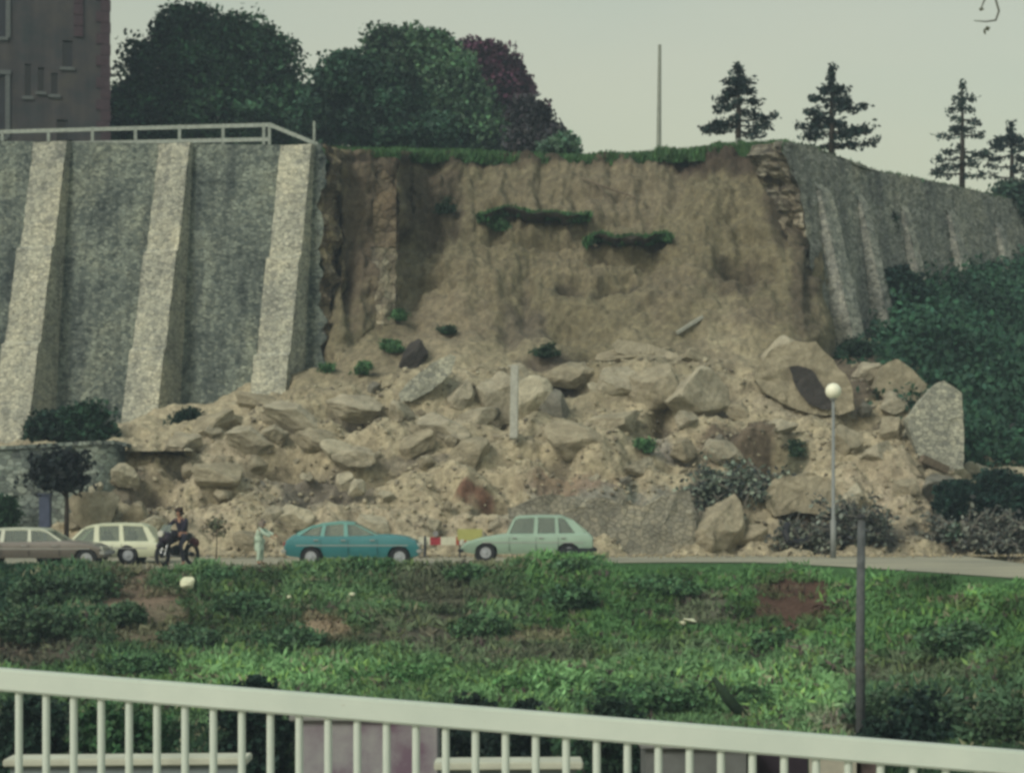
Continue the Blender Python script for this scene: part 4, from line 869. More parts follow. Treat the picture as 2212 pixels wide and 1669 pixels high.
bush(405, 902, 60, 30, 72.3, (.018, .042, .03), 'dark weeds at the foot of the wall between middle and last buttress', 73, 40, 18, .16)
bush(2, 1105, 60, 90, 65.8, (.03, .07, .04), 'green bush at the left edge in front of the low wall', 74, 80, 24, .16)
bush(2085, 1082, 105, 80, 66.2, (.012, .034, .027), 'left one of the two dark round bushes at the roadside', 75, 150, 40, .16)
bush(2180, 1070, 110, 110, 66.6, (.014, .038, .03), 'right one of the two dark round bushes, cut by the picture edge', 76, 170, 40, .16)
bush(2060, 1150, 24, 40, 64.8, (.10, .15, .11), 'small pale green sapling left of the dark brushwood heap', 77, 20, 12, .12)
# ivy and scrub of the hillside: one mass
r_ = np.random.default_rng(81); idx = np.where(((HV[:, 0]/HV[:, 1]*F+CX) > 1925) | ((HY-HV[:, 2]/HV[:, 1]*F) > 800))[0]; idx = idx[r_.integers(0, len(idx), 3600)]; base_ = HV[idx]+r_.normal(size=(3600, 3))*.25
cl = .55+1.1*np.array([.5+.9*fbm(tuple(p), .3, 4) for p in base_]).clip(.05, 1.4)+.25*r_.random(3600)
C = np.repeat(base_, 60, 0)+r_.normal(size=(3600*60, 3))*np.array([.42, .42, .3]); C[:, 2] += .15
V, Fc, cc = leaves(C, .09+.12*r_.random(len(C)), colvar((.026, .068, .042), len(C), 82)*np.repeat(cl, 60)[:, None], seed=83)
tag(mesh('ivy_scrub', V, Fc, LEAF, cols=cc), 'dark green ivy and scrub covering the hillside under the right wall', 'scrub', None, 'stuff')
bush(1945, 620, 110, 110, 85.5, (.015, .036, .028), 'dark bush against the far wall where the hillside begins', 84, 140, 30, .25)
bush(1852, 748, 46, 34, 77.2, (.022, .045, .03), 'small dark bush at the base of the right wall end', 85, 40, 20, .16)
bush(1920, 478, 22, 46, 87.6, (.02, .04, .025), 'dark weed growing from the face of the receding wall', 86, 30, 16, .16, twigs=False)

# small street tree with a dark crown by the low wall, and a sapling
def street_tree(px, base_py, Y, crown, label, seed, col, trunk=.07, n=110, leaf=.14):
    k = Y/F; o0 = PV(px, base_py, Y); root = empty('street_tree', o0); tag(root, label, 'tree')
    L = [((a-px)*k, 0, (base_py-b)*k, c*k, c*k*.8, d*k) for a, b, c, d in crown]; C, ci = crown_points(L, n, 22, leaf*1.9, seed, .3)
    V, Fc, cc = leaves(C, leaf*(.6+.8*np.random.default_rng(seed).random(len(C))), colvar(col, len(C), seed, .5), seed=seed); mesh('crown', V, Fc, LEAF, root, cols=cc)
    mb = MB(); zt = max(l[2] for l in L); mb.tube([(0, 0, -.1), (.02, 0, zt*.5), (0, 0, zt)], [trunk, trunk*.8, trunk*.3], 8)
    for l in L: mb.tube([(0, 0, zt*.6), (l[0], l[1], l[2])], [trunk*.4, .01], 5)
    mb.build('trunk', BARK, root, smooth=True)
street_tree(143, 1185, 64.2, [(120, 1012, 36, 34), (100, 1022, 24, 24), (145, 1000, 26, 26), (140, 1035, 28, 18)], 'small street tree with a dense dark crown before the low wall', 91, (.016, .022, .024), .09)
street_tree(467, 1200, 62.5, [(465, 1132, 14, 8), (456, 1142, 12, 7), (474, 1148, 10, 8)], 'thin bare sapling between the motorcyclist and the person in mint', 92, (.09, .095, .065), .02, 9, .08)
mb = MB(); mb.box(PV(98, 1104, 64.0), (.34, .28, 1.0)); mb.box(PV(98, 1068, 64.0), (.42, .34, .07)); mb.bar(PV(98, 1138, 64.0), PV(98, 1198, 64.0), .10, .10)
tag(mb.build('post_box', plain('blue_paint', (.055, .07, .12), .6, .2), bevel=.02), 'small dark blue box on a post against the low wall, above the left car', 'box')

# ---------------------------------------------------------------- street lamp with a white globe
LY = 61.5; lb_ = PV(1800, 1080+1.7/LY*F, LY); lamp = empty('street_lamp', lb_); tag(lamp, 'tall slim grey street lamp with a white globe, right of centre', 'street lamp')
LAMPM = plain('grey_lamp_paint', (.21, .23, .23), .5, .12); zt = (HY-862)/F*LY+1.7
mb = MB(); mb.tube([(0, 0, 0), (0, 0, 1.1), (0, 0, 1.12), (0, 0, zt)], [.09, .085, .055, .045], 12); mb.build('pole', LAMPM, lamp, smooth=True)
mb = MB(); mb.tube([(0, 0, zt-.02), (0, 0, zt+.05)], [.10, .12], 12); mb.build('collar', LAMPM, lamp)
bm = bmesh.new(); bmesh.ops.create_uvsphere(bm, u_segments=24, v_segments=16, radius=.235); me = bpy.data.meshes.new('globe'); bm.to_mesh(me); bm.free()
me.polygons.foreach_set('use_smooth', [True]*len(me.polygons)); GL = NT('opal_globe', .35, .4); me.materials.append(GL.col((.86, .87, .72))); gl = bpy.data.objects.new('globe', me); gl.location = (0, 0, zt+.24); link(gl, lamp)

# tall dark pole in the foreground valley
mb = MB(); mb.tube([(0, 0, 0), (.02, 0, 8), (0, 0, 11.6)], [.16, .13, .085], 12)
pyb = PV(1860, 1080+5.1/40*F, 40); pole = empty('dark_pole', pyb); tag(pole, 'tall dark pole rising from the bank in front of the lamp and the road', 'pole'); H_ = pyb.z*-1+(HY-1118)/F*40
mb = MB(); mb.tube([(0, 0, -.3), (-.02, 0, H_*.5), (.01, 0, H_)], [.10, .09, .075], 12); mb.build('shaft', plain('tarred_wood', (.085, .095, .10), .8, .3), pole, smooth=True)
mb = MB(); mb.tube([(0, 0, H_), (0, 0, H_+.07)], [.12, .04], 12); mb.build('cap', plain('black_iron', (.03, .03, .032)), pole)

# ---------------------------------------------------------------- near bank
DK = [0, .3, .8, 1.5, 3, 6, 9, 12, 15, 20, 30, 60]; ZK = [-1.72, -1.76, -1.90, -2.12, -2.62, -3.45, -4.10, -4.66, -5.02, -5.30, -5.5, -5.55]
def cY(px):
    Y = 57.0
    for _ in range(12): Y = .5*Y+.5*(crestY(max(-60, min(14, (px-CX)/F*Y)))-.2)
    return Y
CP = {px: cY(px) for px in range(-1400, 3400, 20)}; cpk = sorted(CP); cpv = [CP[k] for k in cpk]
def bank_pt(px, d):
    Y = float(np.interp(px, cpk, cpv))-d; X = (px-CX)/F*Y; z = float(np.interp(d, DK, ZK))+(zroad(X, 57.2)-ROADZ)*max(0, 1-d/7)
    k = min(1, d/2.0); z += k*(.26*fbm((X*.30, Y*.22, 3), 1, 4)+.08*fbm((X*1.4, Y*1.0, 8), 1, 3)); return X, Y, z
def bank_py(p): return HY-p[2]/p[1]*F
BPATCH = [(290, 1290, 70, 40, (.20, .155, .115), 1), (330, 1345, 60, 50, (.19, .15, .11), .8), (690, 1352, 60, 26, (.30, .24, .165), 1), (60, 1400, 120, 30, (.13, .10, .085), .8), (950, 1260, 80, 60, (.13, .125, .095), .8),
 (920, 1370, 110, 40, (.12, .105, .085), .8), (1140, 1365, 90, 14, (.24, .21, .14), .9), (1160, 1410, 130, 26, (.14, .13, .105), .7), (1720, 1296, 78, 46, (.085, .052, .04), 1.0), (1510, 1310, 60, 34, (.16, .14, .12), .7),
 (1470, 1400, 60, 26, (.13, .12, .10), .5), (430, 1225, 160, 9, (.25, .22, .16), .9), (560, 1213, 90, 9, (.33, .29, .21), .9), (1060, 1215, 60, 8, (.3, .26, .18), .7), (1960, 1450, 120, 30, (.12, .11, .09), .7), (2100, 1300, 40, 16, (.15, .12, .08), .5), (1830, 1560, 60, 30, (.30, .29, .24), .8)]
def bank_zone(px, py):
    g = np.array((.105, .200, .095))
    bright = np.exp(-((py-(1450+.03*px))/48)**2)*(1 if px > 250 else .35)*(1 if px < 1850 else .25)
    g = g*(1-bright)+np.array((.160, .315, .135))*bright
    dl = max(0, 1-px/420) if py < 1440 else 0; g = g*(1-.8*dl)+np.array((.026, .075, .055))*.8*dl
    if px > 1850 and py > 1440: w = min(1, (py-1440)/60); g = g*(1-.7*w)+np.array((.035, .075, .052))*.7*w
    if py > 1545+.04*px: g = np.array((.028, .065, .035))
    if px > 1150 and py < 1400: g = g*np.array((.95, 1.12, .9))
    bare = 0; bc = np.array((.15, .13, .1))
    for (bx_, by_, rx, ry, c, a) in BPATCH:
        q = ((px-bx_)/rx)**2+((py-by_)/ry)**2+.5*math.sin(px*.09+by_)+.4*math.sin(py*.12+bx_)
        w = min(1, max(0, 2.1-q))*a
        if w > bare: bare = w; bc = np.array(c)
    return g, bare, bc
bp = list(range(-1000, 3200, 14)); bd = list(np.concatenate([np.linspace(0, 3, 14), np.linspace(3.4, 34, 90), np.linspace(35, 60, 12)]))
V = []; cols = []
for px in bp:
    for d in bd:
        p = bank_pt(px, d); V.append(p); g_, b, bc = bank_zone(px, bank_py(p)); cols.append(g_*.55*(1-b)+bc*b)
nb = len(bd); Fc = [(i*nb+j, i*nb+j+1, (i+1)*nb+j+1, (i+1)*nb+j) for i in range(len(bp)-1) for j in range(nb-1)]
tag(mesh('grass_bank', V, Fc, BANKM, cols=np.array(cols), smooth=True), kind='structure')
r = np.random.default_rng(101); CC = []; CCol = []; SS = []
NW = 21000
for i in range(NW):
    px = r.uniform(-60, 2280); d = r.random()**1.1*24 if r.random() < .90 else r.random()*2.5
    p = bank_pt(px, d); py = bank_py(p)
    g_, b, bc = bank_zone(px, py-8)
    nzv = fbm((p[0]*.55, p[1]*.35, 9), 1, 4)
    if r.random() < b*.93 or (d < .7 and (px > 1290 or 330 < px < 600) and r.random() < .8): continue
    hgt = .08+.22*max(0, nzv+.3)*(1-.8*b); 
    if d < 1.0 and px < 1290: hgt = hgt*1.25+.05
    if d < 2.6 and px > 1290: hgt *= .35
    if d < 1.1 and px > 1290 and r.random() < .85: continue
    if 1400 < py < 1545: hgt *= 1.35
    n = 22; c = np.array(p)+r.normal(size=(n, 3))*np.array([.16, .16, 0]); c[:, 2] += r.random(n)*hgt
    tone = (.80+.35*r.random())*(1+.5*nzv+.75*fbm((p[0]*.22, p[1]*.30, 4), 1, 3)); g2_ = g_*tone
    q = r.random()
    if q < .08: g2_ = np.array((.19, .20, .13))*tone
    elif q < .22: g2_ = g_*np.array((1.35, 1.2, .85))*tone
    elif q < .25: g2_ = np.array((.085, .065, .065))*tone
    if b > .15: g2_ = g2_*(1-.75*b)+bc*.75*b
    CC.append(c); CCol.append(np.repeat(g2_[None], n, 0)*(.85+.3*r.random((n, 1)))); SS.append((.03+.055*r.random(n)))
CC = np.concatenate(CC); CCol = np.concatenate(CCol); SS = np.concatenate(SS)
V, Fc, cc = leaves(CC, SS, np.clip(CCol, .004, 1), upbias=2.2, seed=102, stretch=4.2)
tag(mesh('weeds', V, Fc, LEAF, cols=cc), 'rank green weeds and grass covering the near bank', 'weeds', None, 'stuff')
# shrubs one can tell apart on the bank
def bank_bush(px, py, w, h, base, label, seed, n=80, leaf=.12):
    lo, hi = 0, 30
    for _ in range(40):
        m_ = (lo+hi)/2
        if bank_py(bank_pt(px, m_)) < py+h/2: lo = m_
        else: hi = m_
    Y = bank_pt(px, lo)[1]; return bush(px, py+h*.12, w*1.3, h*.72, Y, (base[0]*.55+.052, base[1]*.75+.078, base[2]*.7+.040), label, seed, n, 26, leaf)
for i, (px, py, w, h, c, lb) in enumerate((
    (1400, 1490, 170, 90, (.035, .10, .045), 'big mid-green shrub right above the railing near the centre'), (1620, 1500, 90, 60, (.045, .115, .045), 'green shrub just right of the dark leaning branch'),
    (1030, 1345, 80, 60, (.032, .085, .042), 'dark green shrub in the middle of the bank below the mint car nose'), (785, 1215, 70, 50, (.04, .11, .05), 'green shrub overlapping the sill of the blue car'),
    (1010, 1235, 60, 40, (.06, .12, .06), 'pale green shrub under the front wheel of the mint car'), (1240, 1225, 80, 40, (.04, .10, .05), 'green shrub under the tail of the mint car'),
    (120, 1260, 170, 80, (.018, .045, .035), 'dark shrub under the left car'), (60, 1340, 130, 90, (.017, .040, .032), 'dark shrub at the left edge halfway down the bank'), (470, 1240, 70, 44, (.035, .10, .055), 'green shrub right of the white sack'),
    (560, 1300, 110, 60, (.028, .075, .045), 'green shrub below the person in mint'), (620, 1370, 120, 70, (.03, .08, .045), 'green shrub left of the tan bare patch'), (420, 1370, 90, 70, (.025, .065, .045), 'dull green shrub below the white sack'),
    (1250, 1290, 90, 60, (.03, .09, .045), 'green shrub on the upper bank below the mint car tail'), (2090, 1380, 120, 80, (.028, .075, .045), 'dark green shrub on the right part of the bank'),
    (2050, 1530, 220, 110, (.018, .045, .034), 'large dark shrub low at the right, above the railing'), (1930, 1520, 120, 80, (.022, .055, .038), 'dark shrub just right of the foot of the dark pole'), (2190, 1560, 100, 100, (.020, .05, .035), 'dark shrub at the lower right edge'),
    (1690, 1375, 70, 50, (.035, .095, .045), 'green shrub under the dark earth hole'), (870, 1450, 110, 50, (.09, .2, .07), 'bright green shrub above the left half of the railing'), (1180, 1470, 120, 50, (.09, .2, .07), 'bright yellow-green shrub left of the big mid-green shrub'),
    (300, 1430, 120, 50, (.04, .1, .05), 'green shrub above the railing at the left'), (260, 1320, 80, 60, (.02, .05, .035), 'dark shrub left of the brown bare slope'), (1420, 1262, 120, 36, (.045, .12, .055), 'low green shrub on the upper bank behind the mint car'))):
    bank_bush(px, py, w, h, c, lb, 200+i, 70 if w < 100 else 120)
for i, (px, py, w, h, Y, c, lb) in enumerate(((60, 1590, 170, 220, 38, (.018, .042, .03), 'dark shrub behind the railing at the far left'), (300, 1610, 220, 180, 38, (.04, .10, .045), 'green shrub seen between the railing bars at the left'), (560, 1585, 150, 230, 38, (.014, .035, .026), 'very dark shrub left of the mauve shed'),
    (1060, 1605, 230, 190, 38, (.012, .026, .02), 'dark shrub right of the mauve shed'), (1330, 1610, 180, 180, 38, (.022, .05, .03), 'dull green shrub left of the small grey shed'), (1980, 1605, 240, 190, 38, (.016, .038, .028), 'dark shrub behind the railing at the right'), (2220, 1605, 200, 190, 38, (.012, .03, .024), 'dark shrub behind the railing at the far right'))):
    bush(px, py, w, h, Y, c, lb, 240+i, 170, 30, .13)

# things lying on the bank
def onbank(px, py):
    lo, hi = 0, 30
    for _ in range(40):
        m_ = (lo+hi)/2
        if bank_py(bank_pt(px, m_)) < py: lo = m_
        else: hi = m_
    return bank_pt(px, lo)
WHITE = plain('dirty_white_sheet', (.66, .68, .50), .8, .08, scale=3)
def sack(px, py, w, h, label, seed, name='white_sack', cat='sack', mat=None):
    p = onbank(px, py+h/2+8); k = p[1]/F; me = rock_mesh(seed, 3, 12); me.materials.append(mat or WHITE); o = bpy.data.objects.new(name, me)
    o.scale = (w*k/2/.85, w*k*.35, h*k/2/.85); o.location = P(px, py, p[1]-.25); o.rotation_euler = (0, .2, .3); link(o); tag(o, label, cat)
sack(405, 1259, 32, 30, 'cream white sack lying at the top of the bank below the motorcyclist', 301)
sack(1741, 1395, 15, 12, 'tiny white lump of litter in the grass below the dark earth hole', 302, 'litter', 'litter')
sack(1492, 1340, 34, 12, 'pale scrap lying on the bank below the low wall remnant', 303, 'litter', 'litter')
sack(1475, 1345, 14, 10, 'small pale scrap beside the larger one mid-bank', 304, 'litter', 'litter')
sack(625, 1290, 10, 8, 'white speck of litter on the bank below the tail of the blue car', 305, 'litter', 'litter')
sack(760, 1283, 16, 9, 'white scrap of litter below the middle of the blue car', 306, 'litter', 'litter')
sack(2140, 1515, 28, 9, 'pale scrap low on the bank at the right edge', 307, 'litter', 'litter')
sack(1835, 1556, 60, 30, 'pale grey stone against the foot of the dark pole', 308, 'boulder', 'stone', R_GREY)
sack(1795, 1570, 40, 20, 'pale stone left of the foot of the dark pole, above the railing', 309, 'boulder', 'stone', R_PALE)
p = onbank(1600, 1548); Yp = p[1]-.3; mb = MB(); mb.tube([PV(1612, 1556, Yp), PV(1570, 1505, Yp-.1), PV(1541, 1463, Yp-.2)], [.13, .12, .05], 7); mb.tube([PV(1543, 1466, Yp-.2), PV(1532, 1476, Yp-.25), PV(1522, 1488, Yp-.3)], [.04, .03, .01], 6)
tag(mb.build('dead_branch', plain('dark_mossy_wood', (.022, .045, .022), .9, .3), smooth=True), 'dark leaning branch with a hooked tip on the grass above the railing', 'branch')

# ---------------------------------------------------------------- valley things seen through the railing
def block(name, label, cat, px0, px1, ytop0, ytop1, Y, depth, mat, cap=None, zb=-5.6):
    o0 = Vector(((px0+px1)/2/1-CX, 0, 0)); o0 = Vector((((px0+px1)/2-CX)/F*Y, Y, zb)); root = empty(name, o0); tag(root, label, cat)
    a, b = PV(px0, ytop0, Y)-o0, PV(px1, ytop1, Y)-o0; mb = MB()
    V = [Vector((a.x, 0, 0)), Vector((b.x, 0, 0)), Vector((b.x, depth, 0)), Vector((a.x, depth, 0)), a, b, b+Vector((0, depth, 0)), a+Vector((0, depth, 0))]
    mb.add(V, [(0, 3, 2, 1), (0, 1, 5, 4), (1, 2, 6, 5), (2, 3, 7, 6), (3, 0, 4, 7)]); 
    if not cap: mb.add([V[4], V[5], V[6], V[7]], [(0, 1, 2, 3)])
    mb.build('wall', mat, root)
    if cap:
        mb = MB(); t = .07; ov = .06
        mb.add([a+Vector((-ov, -ov, 0)), b+Vector((ov, -ov, 0)), b+Vector((ov, depth+ov, 0)), a+Vector((-ov, depth+ov, 0)), a+Vector((-ov, -ov, t)), b+Vector((ov, -ov, t)), b+Vector((ov, depth+ov, t)), a+Vector((-ov, depth+ov, t))], [(0, 3, 2, 1), (0, 1, 5, 4), (1, 2, 6, 5), (2, 3, 7, 6), (3, 0, 4, 7), (4, 5, 6, 7)])
        mb.build('coping', cap, root, bevel=.012)
    return root
CAPM = plain('pale_coping', (.50, .52, .44), .85, .15, scale=3); BLUEG = plain('blue_grey_concrete', (.19, .225, .24), .85, .25, scale=2)
block('concrete_wall', 'pale-topped concrete wall behind the bars at the lower left', 'wall', 22, 522, 1654, 1650, 20, .3, BLUEG, CAPM)
MAUVE = NT('mauve_sheet', .7, .25); g = MAUVE.noise(1.6, 5); MAUVE.col(MAUVE.ramp(g, [(.38, (.17, .12, .165)), (.50, (.26, .245, .27)), (.66, (.35, .36, .36))]))
sh = block('shed', 'mauve-grey sheet metal shed behind the bars, left of centre', 'shed', 638, 944, 1556, 1556, 22, .9, MAUVE.m, plain('shed_roof', (.25, .255, .25)))
mb = MB(); 
for k in range(30): mb.box((-.72+k*.05, -.012, 1.0), (.018, .02, 2.0))
mb.build('ribs', MAUVE.m, sh)
for q in (-.45, .0): 
    mb = MB(); mb.box((q, -.03, 1.25), (.30, .03, .36)); mb.build('window', plain('mauve_shutter', (.11, .06, .105)), sh)
block('concrete_wall', 'short pale concrete wall behind the bars just right of the mauve shed', 'wall', 952, 1245, 1662, 1660, 19, .3, BLUEG, CAPM)
g2 = block('shed', 'small dark grey shed behind the bars right of centre', 'shed', 1396, 1612, 1616, 1616, 20.5, .9, plain('grey_sheet', (.14, .15, .15), .8, .3, scale=2), plain('grey_roof', (.2, .21, .21)))
mb = MB(); mb.box((0.05, -.03, .8), (.36, .04, 1.5)); mb.build('door', plain('green_door', (.11, .14, .12)), g2)
block('dark_opening', 'black block painted as the shade of a hut between the grey shed and the pale gate pier', 'doorway', 1622, 1745, 1612, 1616, 21, .8, plain('opening_black', (.03, .022, .032)))  # black box in place of the darkness inside a door opening
pr = block('gate_pier', 'broad pale rendered gate pier behind the railing at the right', 'pier', 1764, 1850, 1628, 1632, 19.5, .5, plain('pale_render', (.40, .39, .33), .9, .15), CAPM)
block('gate_pier', 'narrow brown brick pier beside the broad pale one', 'pier', 1860, 1892, 1640, 1642, 19.6, .4, plain('brown_brick', (.13, .10, .10)))

# ---------------------------------------------------------------- foreground railing on the bridge
RP = NT('cream_rail_paint', .55, .35); g = RP.noise(3, 5); gs = RP.noise(26, 5, .7); RP.col(RP.mix(RP.ramp(g, [(.3, (.47, .545, .50)), (.7, (.55, .62, .565))]), RP.ramp(gs, [(.24, (.62, .52, .42)), (.34, (1, 1, 1))]), .7, 'MULTIPLY'))
ra, rb_ = Vector((-2.126, 8.65, -.742)), Vector((1.917, 7.80, -.983))
dr = (rb_-ra)/2212
def rpt(px): return ra+dr*px
rail = empty('bridge_railing', (0, 8.2, -1.75)); tag(rail, 'cream painted bridge railing with close upright bars across the foreground', 'railing')
o_ = Vector(rail.location)
R_ = (rb_-ra).to_track_quat('X', 'Z').to_matrix()
A_, B_ = rpt(-700), rpt(2900)
mb = MB(); mb.box((A_+B_)/2-o_, ((B_-A_).length, .07, .092), R_); mb.build('handrail', RP.m, rail, bevel=.008)
mb = MB(); mb.box((A_+B_)/2-o_-Vector((0, 0, .86)), ((B_-A_).length, .045, .05), R_); mb.build('bottom_rail', RP.m, rail, bevel=.004)
mbp = MB(); mbp.tube([(0, 0, -.86), (0, 0, -.03)], .0158, 12, cap=False); bal = mbp.build('bar', RP.m, rail, smooth=True)
first = True; t = 50.0-64.6*8; kidx = 0
pxs_b = []
x_ = 50.0
# bars are evenly spaced along the rail in the world
step = .1215; Ld = (rb_-ra).length; s0 = None
u0 = 0.0235  # first bar inside the frame (fraction)
n_b = range(-7, 42)
for k in n_b:
    s_ = .0205*Ld+k*step*1.0; p_ = ra+(rb_-ra).normalized()*s_
    if first: b = bal; first = False
    else: b = bal.copy(); scene.collection.objects.link(b); b.parent = rail
    b.location = p_-o_
for k in (-1.35, 5.6):
    mb = MB(); p_ = ra+(rb_-ra).normalized()*(k if k < 0 else k); mb.box(p_-o_+Vector((0, 0, -.52)), (.08, .08, 1.0)); mb.build('post', RP.m, rail, bevel=.005)
DECK = plain('bridge_concrete', (.30, .30, .27), .9, .15)
mb = MB(); mb.box((0, 3.2, -1.95), (14, 12.6, .3), Matrix.Rotation(-.2, 3, 'Z')); tag(mb.build('bridge_deck', DECK), kind='structure')

# ---------------------------------------------------------------- cars
def glass_mat(name, tint, tr=.5):
    m = bpy.data.materials.new(name); m.use_nodes = True; t = m.node_tree; t.nodes.clear()
    a = t.nodes.new('ShaderNodeBsdfTransparent'); a.inputs[0].default_value = (.80, .88, .84, 1)
    b = t.nodes.new('ShaderNodeBsdfPrincipled'); b.inputs['Base Color'].default_value = (*tint, 1); b.inputs['Roughness'].default_value = .12
    x = t.nodes.new('ShaderNodeMixShader'); x.inputs[0].default_value = 1-tr; o = t.nodes.new('ShaderNodeOutputMaterial')
    t.links.new(a.outputs[0], x.inputs[1]); t.links.new(b.outputs[0], x.inputs[2]); t.links.new(x.outputs[0], o.inputs[0]); return m
GLASS = glass_mat('car_glass', (.24, .29, .26), .5)
TYRE = plain('tyre_rubber', (.022, .024, .028), .9, .2); HUB = plain('wheel_metal', (.36, .39, .43), .45, .15, .5, .3); CHR = plain('dull_chrome', (.42, .44, .46), .3, .1, .5, .6)
BLK = plain('black_trim', (.02, .025, .032), .7, .2); SEAT = plain('dark_seat', (.035, .04, .042), .9, .2); LENS = plain('lamp_lens', (.55, .56, .50), .2, .05); REDL = plain('red_lens', (.30, .03, .025), .3)
def paint(name, c, var=.08):
    k = NT(name, .38, .5); g = k.noise(1.5, 4); k.col(k.ramp(g, [(.3, tuple(q*(1-var) for q in c)), (.7, tuple(q*(1+var) for q in c))])); k.p.inputs['Coat Weight'].default_value = .25; return k.m
def car(name, label, Yn, gpy, top, sill, wheels, wr, roof, pil, pmat, rmat, W=.80, driver=None, front=1, hubc=None, bumpers=(), belt=None, solid=()):
    """all outlines are planned in pixels at the near flank (depth Yn) and turned into metres"""
    k = Yn/F; xc = (top[0][0]+top[-1][0])/2
    def m(q): return Vector(((q[0]-xc)*k, 0, (gpy-q[1])*k))
    root = empty(name, ((xc-CX)*k, Yn+W, (HY-gpy)*k)); tag(root, label, 'car')
    T = [m(q) for q in top]; wz = wr*.0+ .30; zs = m((0, sill)).z
    # lower body outline: top line, then sill with wheel arches
    out = list(T); ra_ = wr+.055
    wx = sorted([m((w, 0)).x for w in wheels]); left_to_right = T[0].x < T[-1].x
    seq = wx[::-1] if left_to_right else wx
    for w in seq:
        h = max(0, wr-zs); a0 = math.asin(min(.9, max(-.9, (zs-wr)/ra_)))
        n = 10
        for q in range(n+1):
            an = a0+(math.pi-2*a0)*q/n
            c = math.cos(an)*ra_*(1 if left_to_right else -1); out.append(Vector((w+c, 0, wr+math.sin(an)*ra_)))
    cen = sum(out, Vector())/len(out)
    def layer(y, s): return [Vector((cen.x+(p.x-cen.x)*(1-s*.012), y, p.z-(s*.022 if p.z > cen.z else 0))) for p in out]
    Ls = [layer(-W, 1.6), layer(-W+.035, .5), layer(-W+.09, 0), layer(W-.09, 0), layer(W-.035, .5), layer(W, 1.6)]
    V = [p for L in Ls for p in L]; n = len(out)
    Fc = [tuple(range(n)), tuple(range((len(Ls)-1)*n, len(Ls)*n))[::-1]]+[(i*n+j, i*n+(j+1) % n, (i+1)*n+(j+1) % n, (i+1)*n+j) for i in range(len(Ls)-1) for j in range(n)]
    mb = MB().add(V, Fc); body = mb.build('body', pmat, root)
    bm = bmesh.new(); bm.from_mesh(body.data); bmesh.ops.triangulate(bm, faces=[f for f in bm.faces if len(f.verts) > 4])
    zlo, zhi = min(v.co.z for v in bm.verts), max(v.co.z for v in bm.verts)
    for q in range(1, 9):
        bmesh.ops.bisect_plane(bm, geom=bm.verts[:]+bm.edges[:]+bm.faces[:], plane_co=(0, 0, zlo+(zhi-zlo)*q/9), plane_no=(0, 0, 1))
    zm = zlo+(zhi-zlo)*.58
    for v in bm.verts:
        if abs(v.co.y) > W-.12: q = (v.co.z-zm)/((zhi-zlo)*.5); v.co.y *= 1-.085*q*q
    bm.to_mesh(body.data); bm.free()
    # roof and pillars
    Rf = [m(q) for q in roof]; zr = max(p.z for p in Rf); zb = belt if belt is None else m((0, belt)).z
    zb = zb if zb is not None else min(p.z for p in T[1:-1])
    def hw(z): return (W-.07)-(.15)*min(1, max(0, (z-zb)/(zr-zb)))
    th = .045; V = []
    for p in Rf:
        h = hw(p.z)
        for (y, dz) in ((-h, 0), (-h+.10, .03), (0, .045), (h-.10, .03), (h, 0)): V.append(Vector((p.x, y, p.z-.03+dz)))
        for (y, dz) in ((h, -th), (-h, -th)): V.append(Vector((p.x, y, p.z-.03+dz)))
    q = 7; Fc = [(i*q+j, i*q+(j+1) % q, (i+1)*q+(j+1) % q, (i+1)*q+j) for i in range(len(Rf)-1) for j in range(q)]; Fc += [tuple(range(q)), tuple((len(Rf)-1)*q+j for j in range(q))]
    MB().add(V, Fc).build('roof', rmat, root)
    for (xb, xr, w, zrp) in pil:
        for sgn in (-1, 1):
            a = m((xb, 0)); b = m((xr, zrp)); zb_ = zb-.03; a = Vector((a.x, 0, zb_)); hwa, hwb = hw(zb_)*sgn, hw(b.z)*sgn; t_ = .045*sgn; w_ = w*k/2
            V = [Vector((a.x-w_, hwa, a.z)), Vector((a.x+w_, hwa, a.z)), Vector((b.x+w_*.8, hwb, b.z-.02)), Vector((b.x-w_*.8, hwb, b.z-.02))]; V += [v-Vector((0, t_, 0)) for v in V]
            MB().add(V, [(0, 1, 2, 3), (4, 5, 6, 7), (0, 1, 5, 4), (1, 2, 6, 5), (2, 3, 7, 6), (3, 0, 4, 7)]).build('pillar', rmat, root)
    # glazing
    Gl = [Vector((m((pil[0][0], 0)).x, 0, zb-.02))]+[Vector((p.x, 0, p.z-.04)) for p in Rf]+[Vector((m((pil[-1][0], 0)).x, 0, zb-.02))]
    for sgn in (-1, 1):
        MB().add([Vector((p.x, (hw(p.z)-.028)*sgn, p.z)) for p in Gl], [tuple(range(len(Gl)))]).build('side_window', GLASS, root)
    for (a, b, nm) in ((Gl[0], Gl[1], 'windscreen' if front < 0 else 'rear_window'), (Gl[-1], Gl[-2], 'rear_window' if front < 0 else 'windscreen')):
        ha, hb_ = hw(a.z)-.03, hw(b.z)-.03; MB().add([Vector((a.x, -ha, a.z)), Vector((a.x, ha, a.z)), Vector((b.x, hb_, b.z)), Vector((b.x, -hb_, b.z))], [(0, 1, 2, 3)]).build(nm, GLASS, root)
    # seats
    x0_, x1_ = m((pil[0][0], 0)).x, m((pil[-1][0], 0)).x
    for f_ in ((.60, .30) if front > 0 else (.40, .70)):
        for y in (-.36, .36):
            sx = x0_+(x1_-x0_)*f_; mb = MB(); mb.box((sx, y, zb+.04), (.14, .46, .22)); mb.box((sx, y, zb+.22), (.09, .26, .14)); mb.build('seat', SEAT, root, bevel=.02)
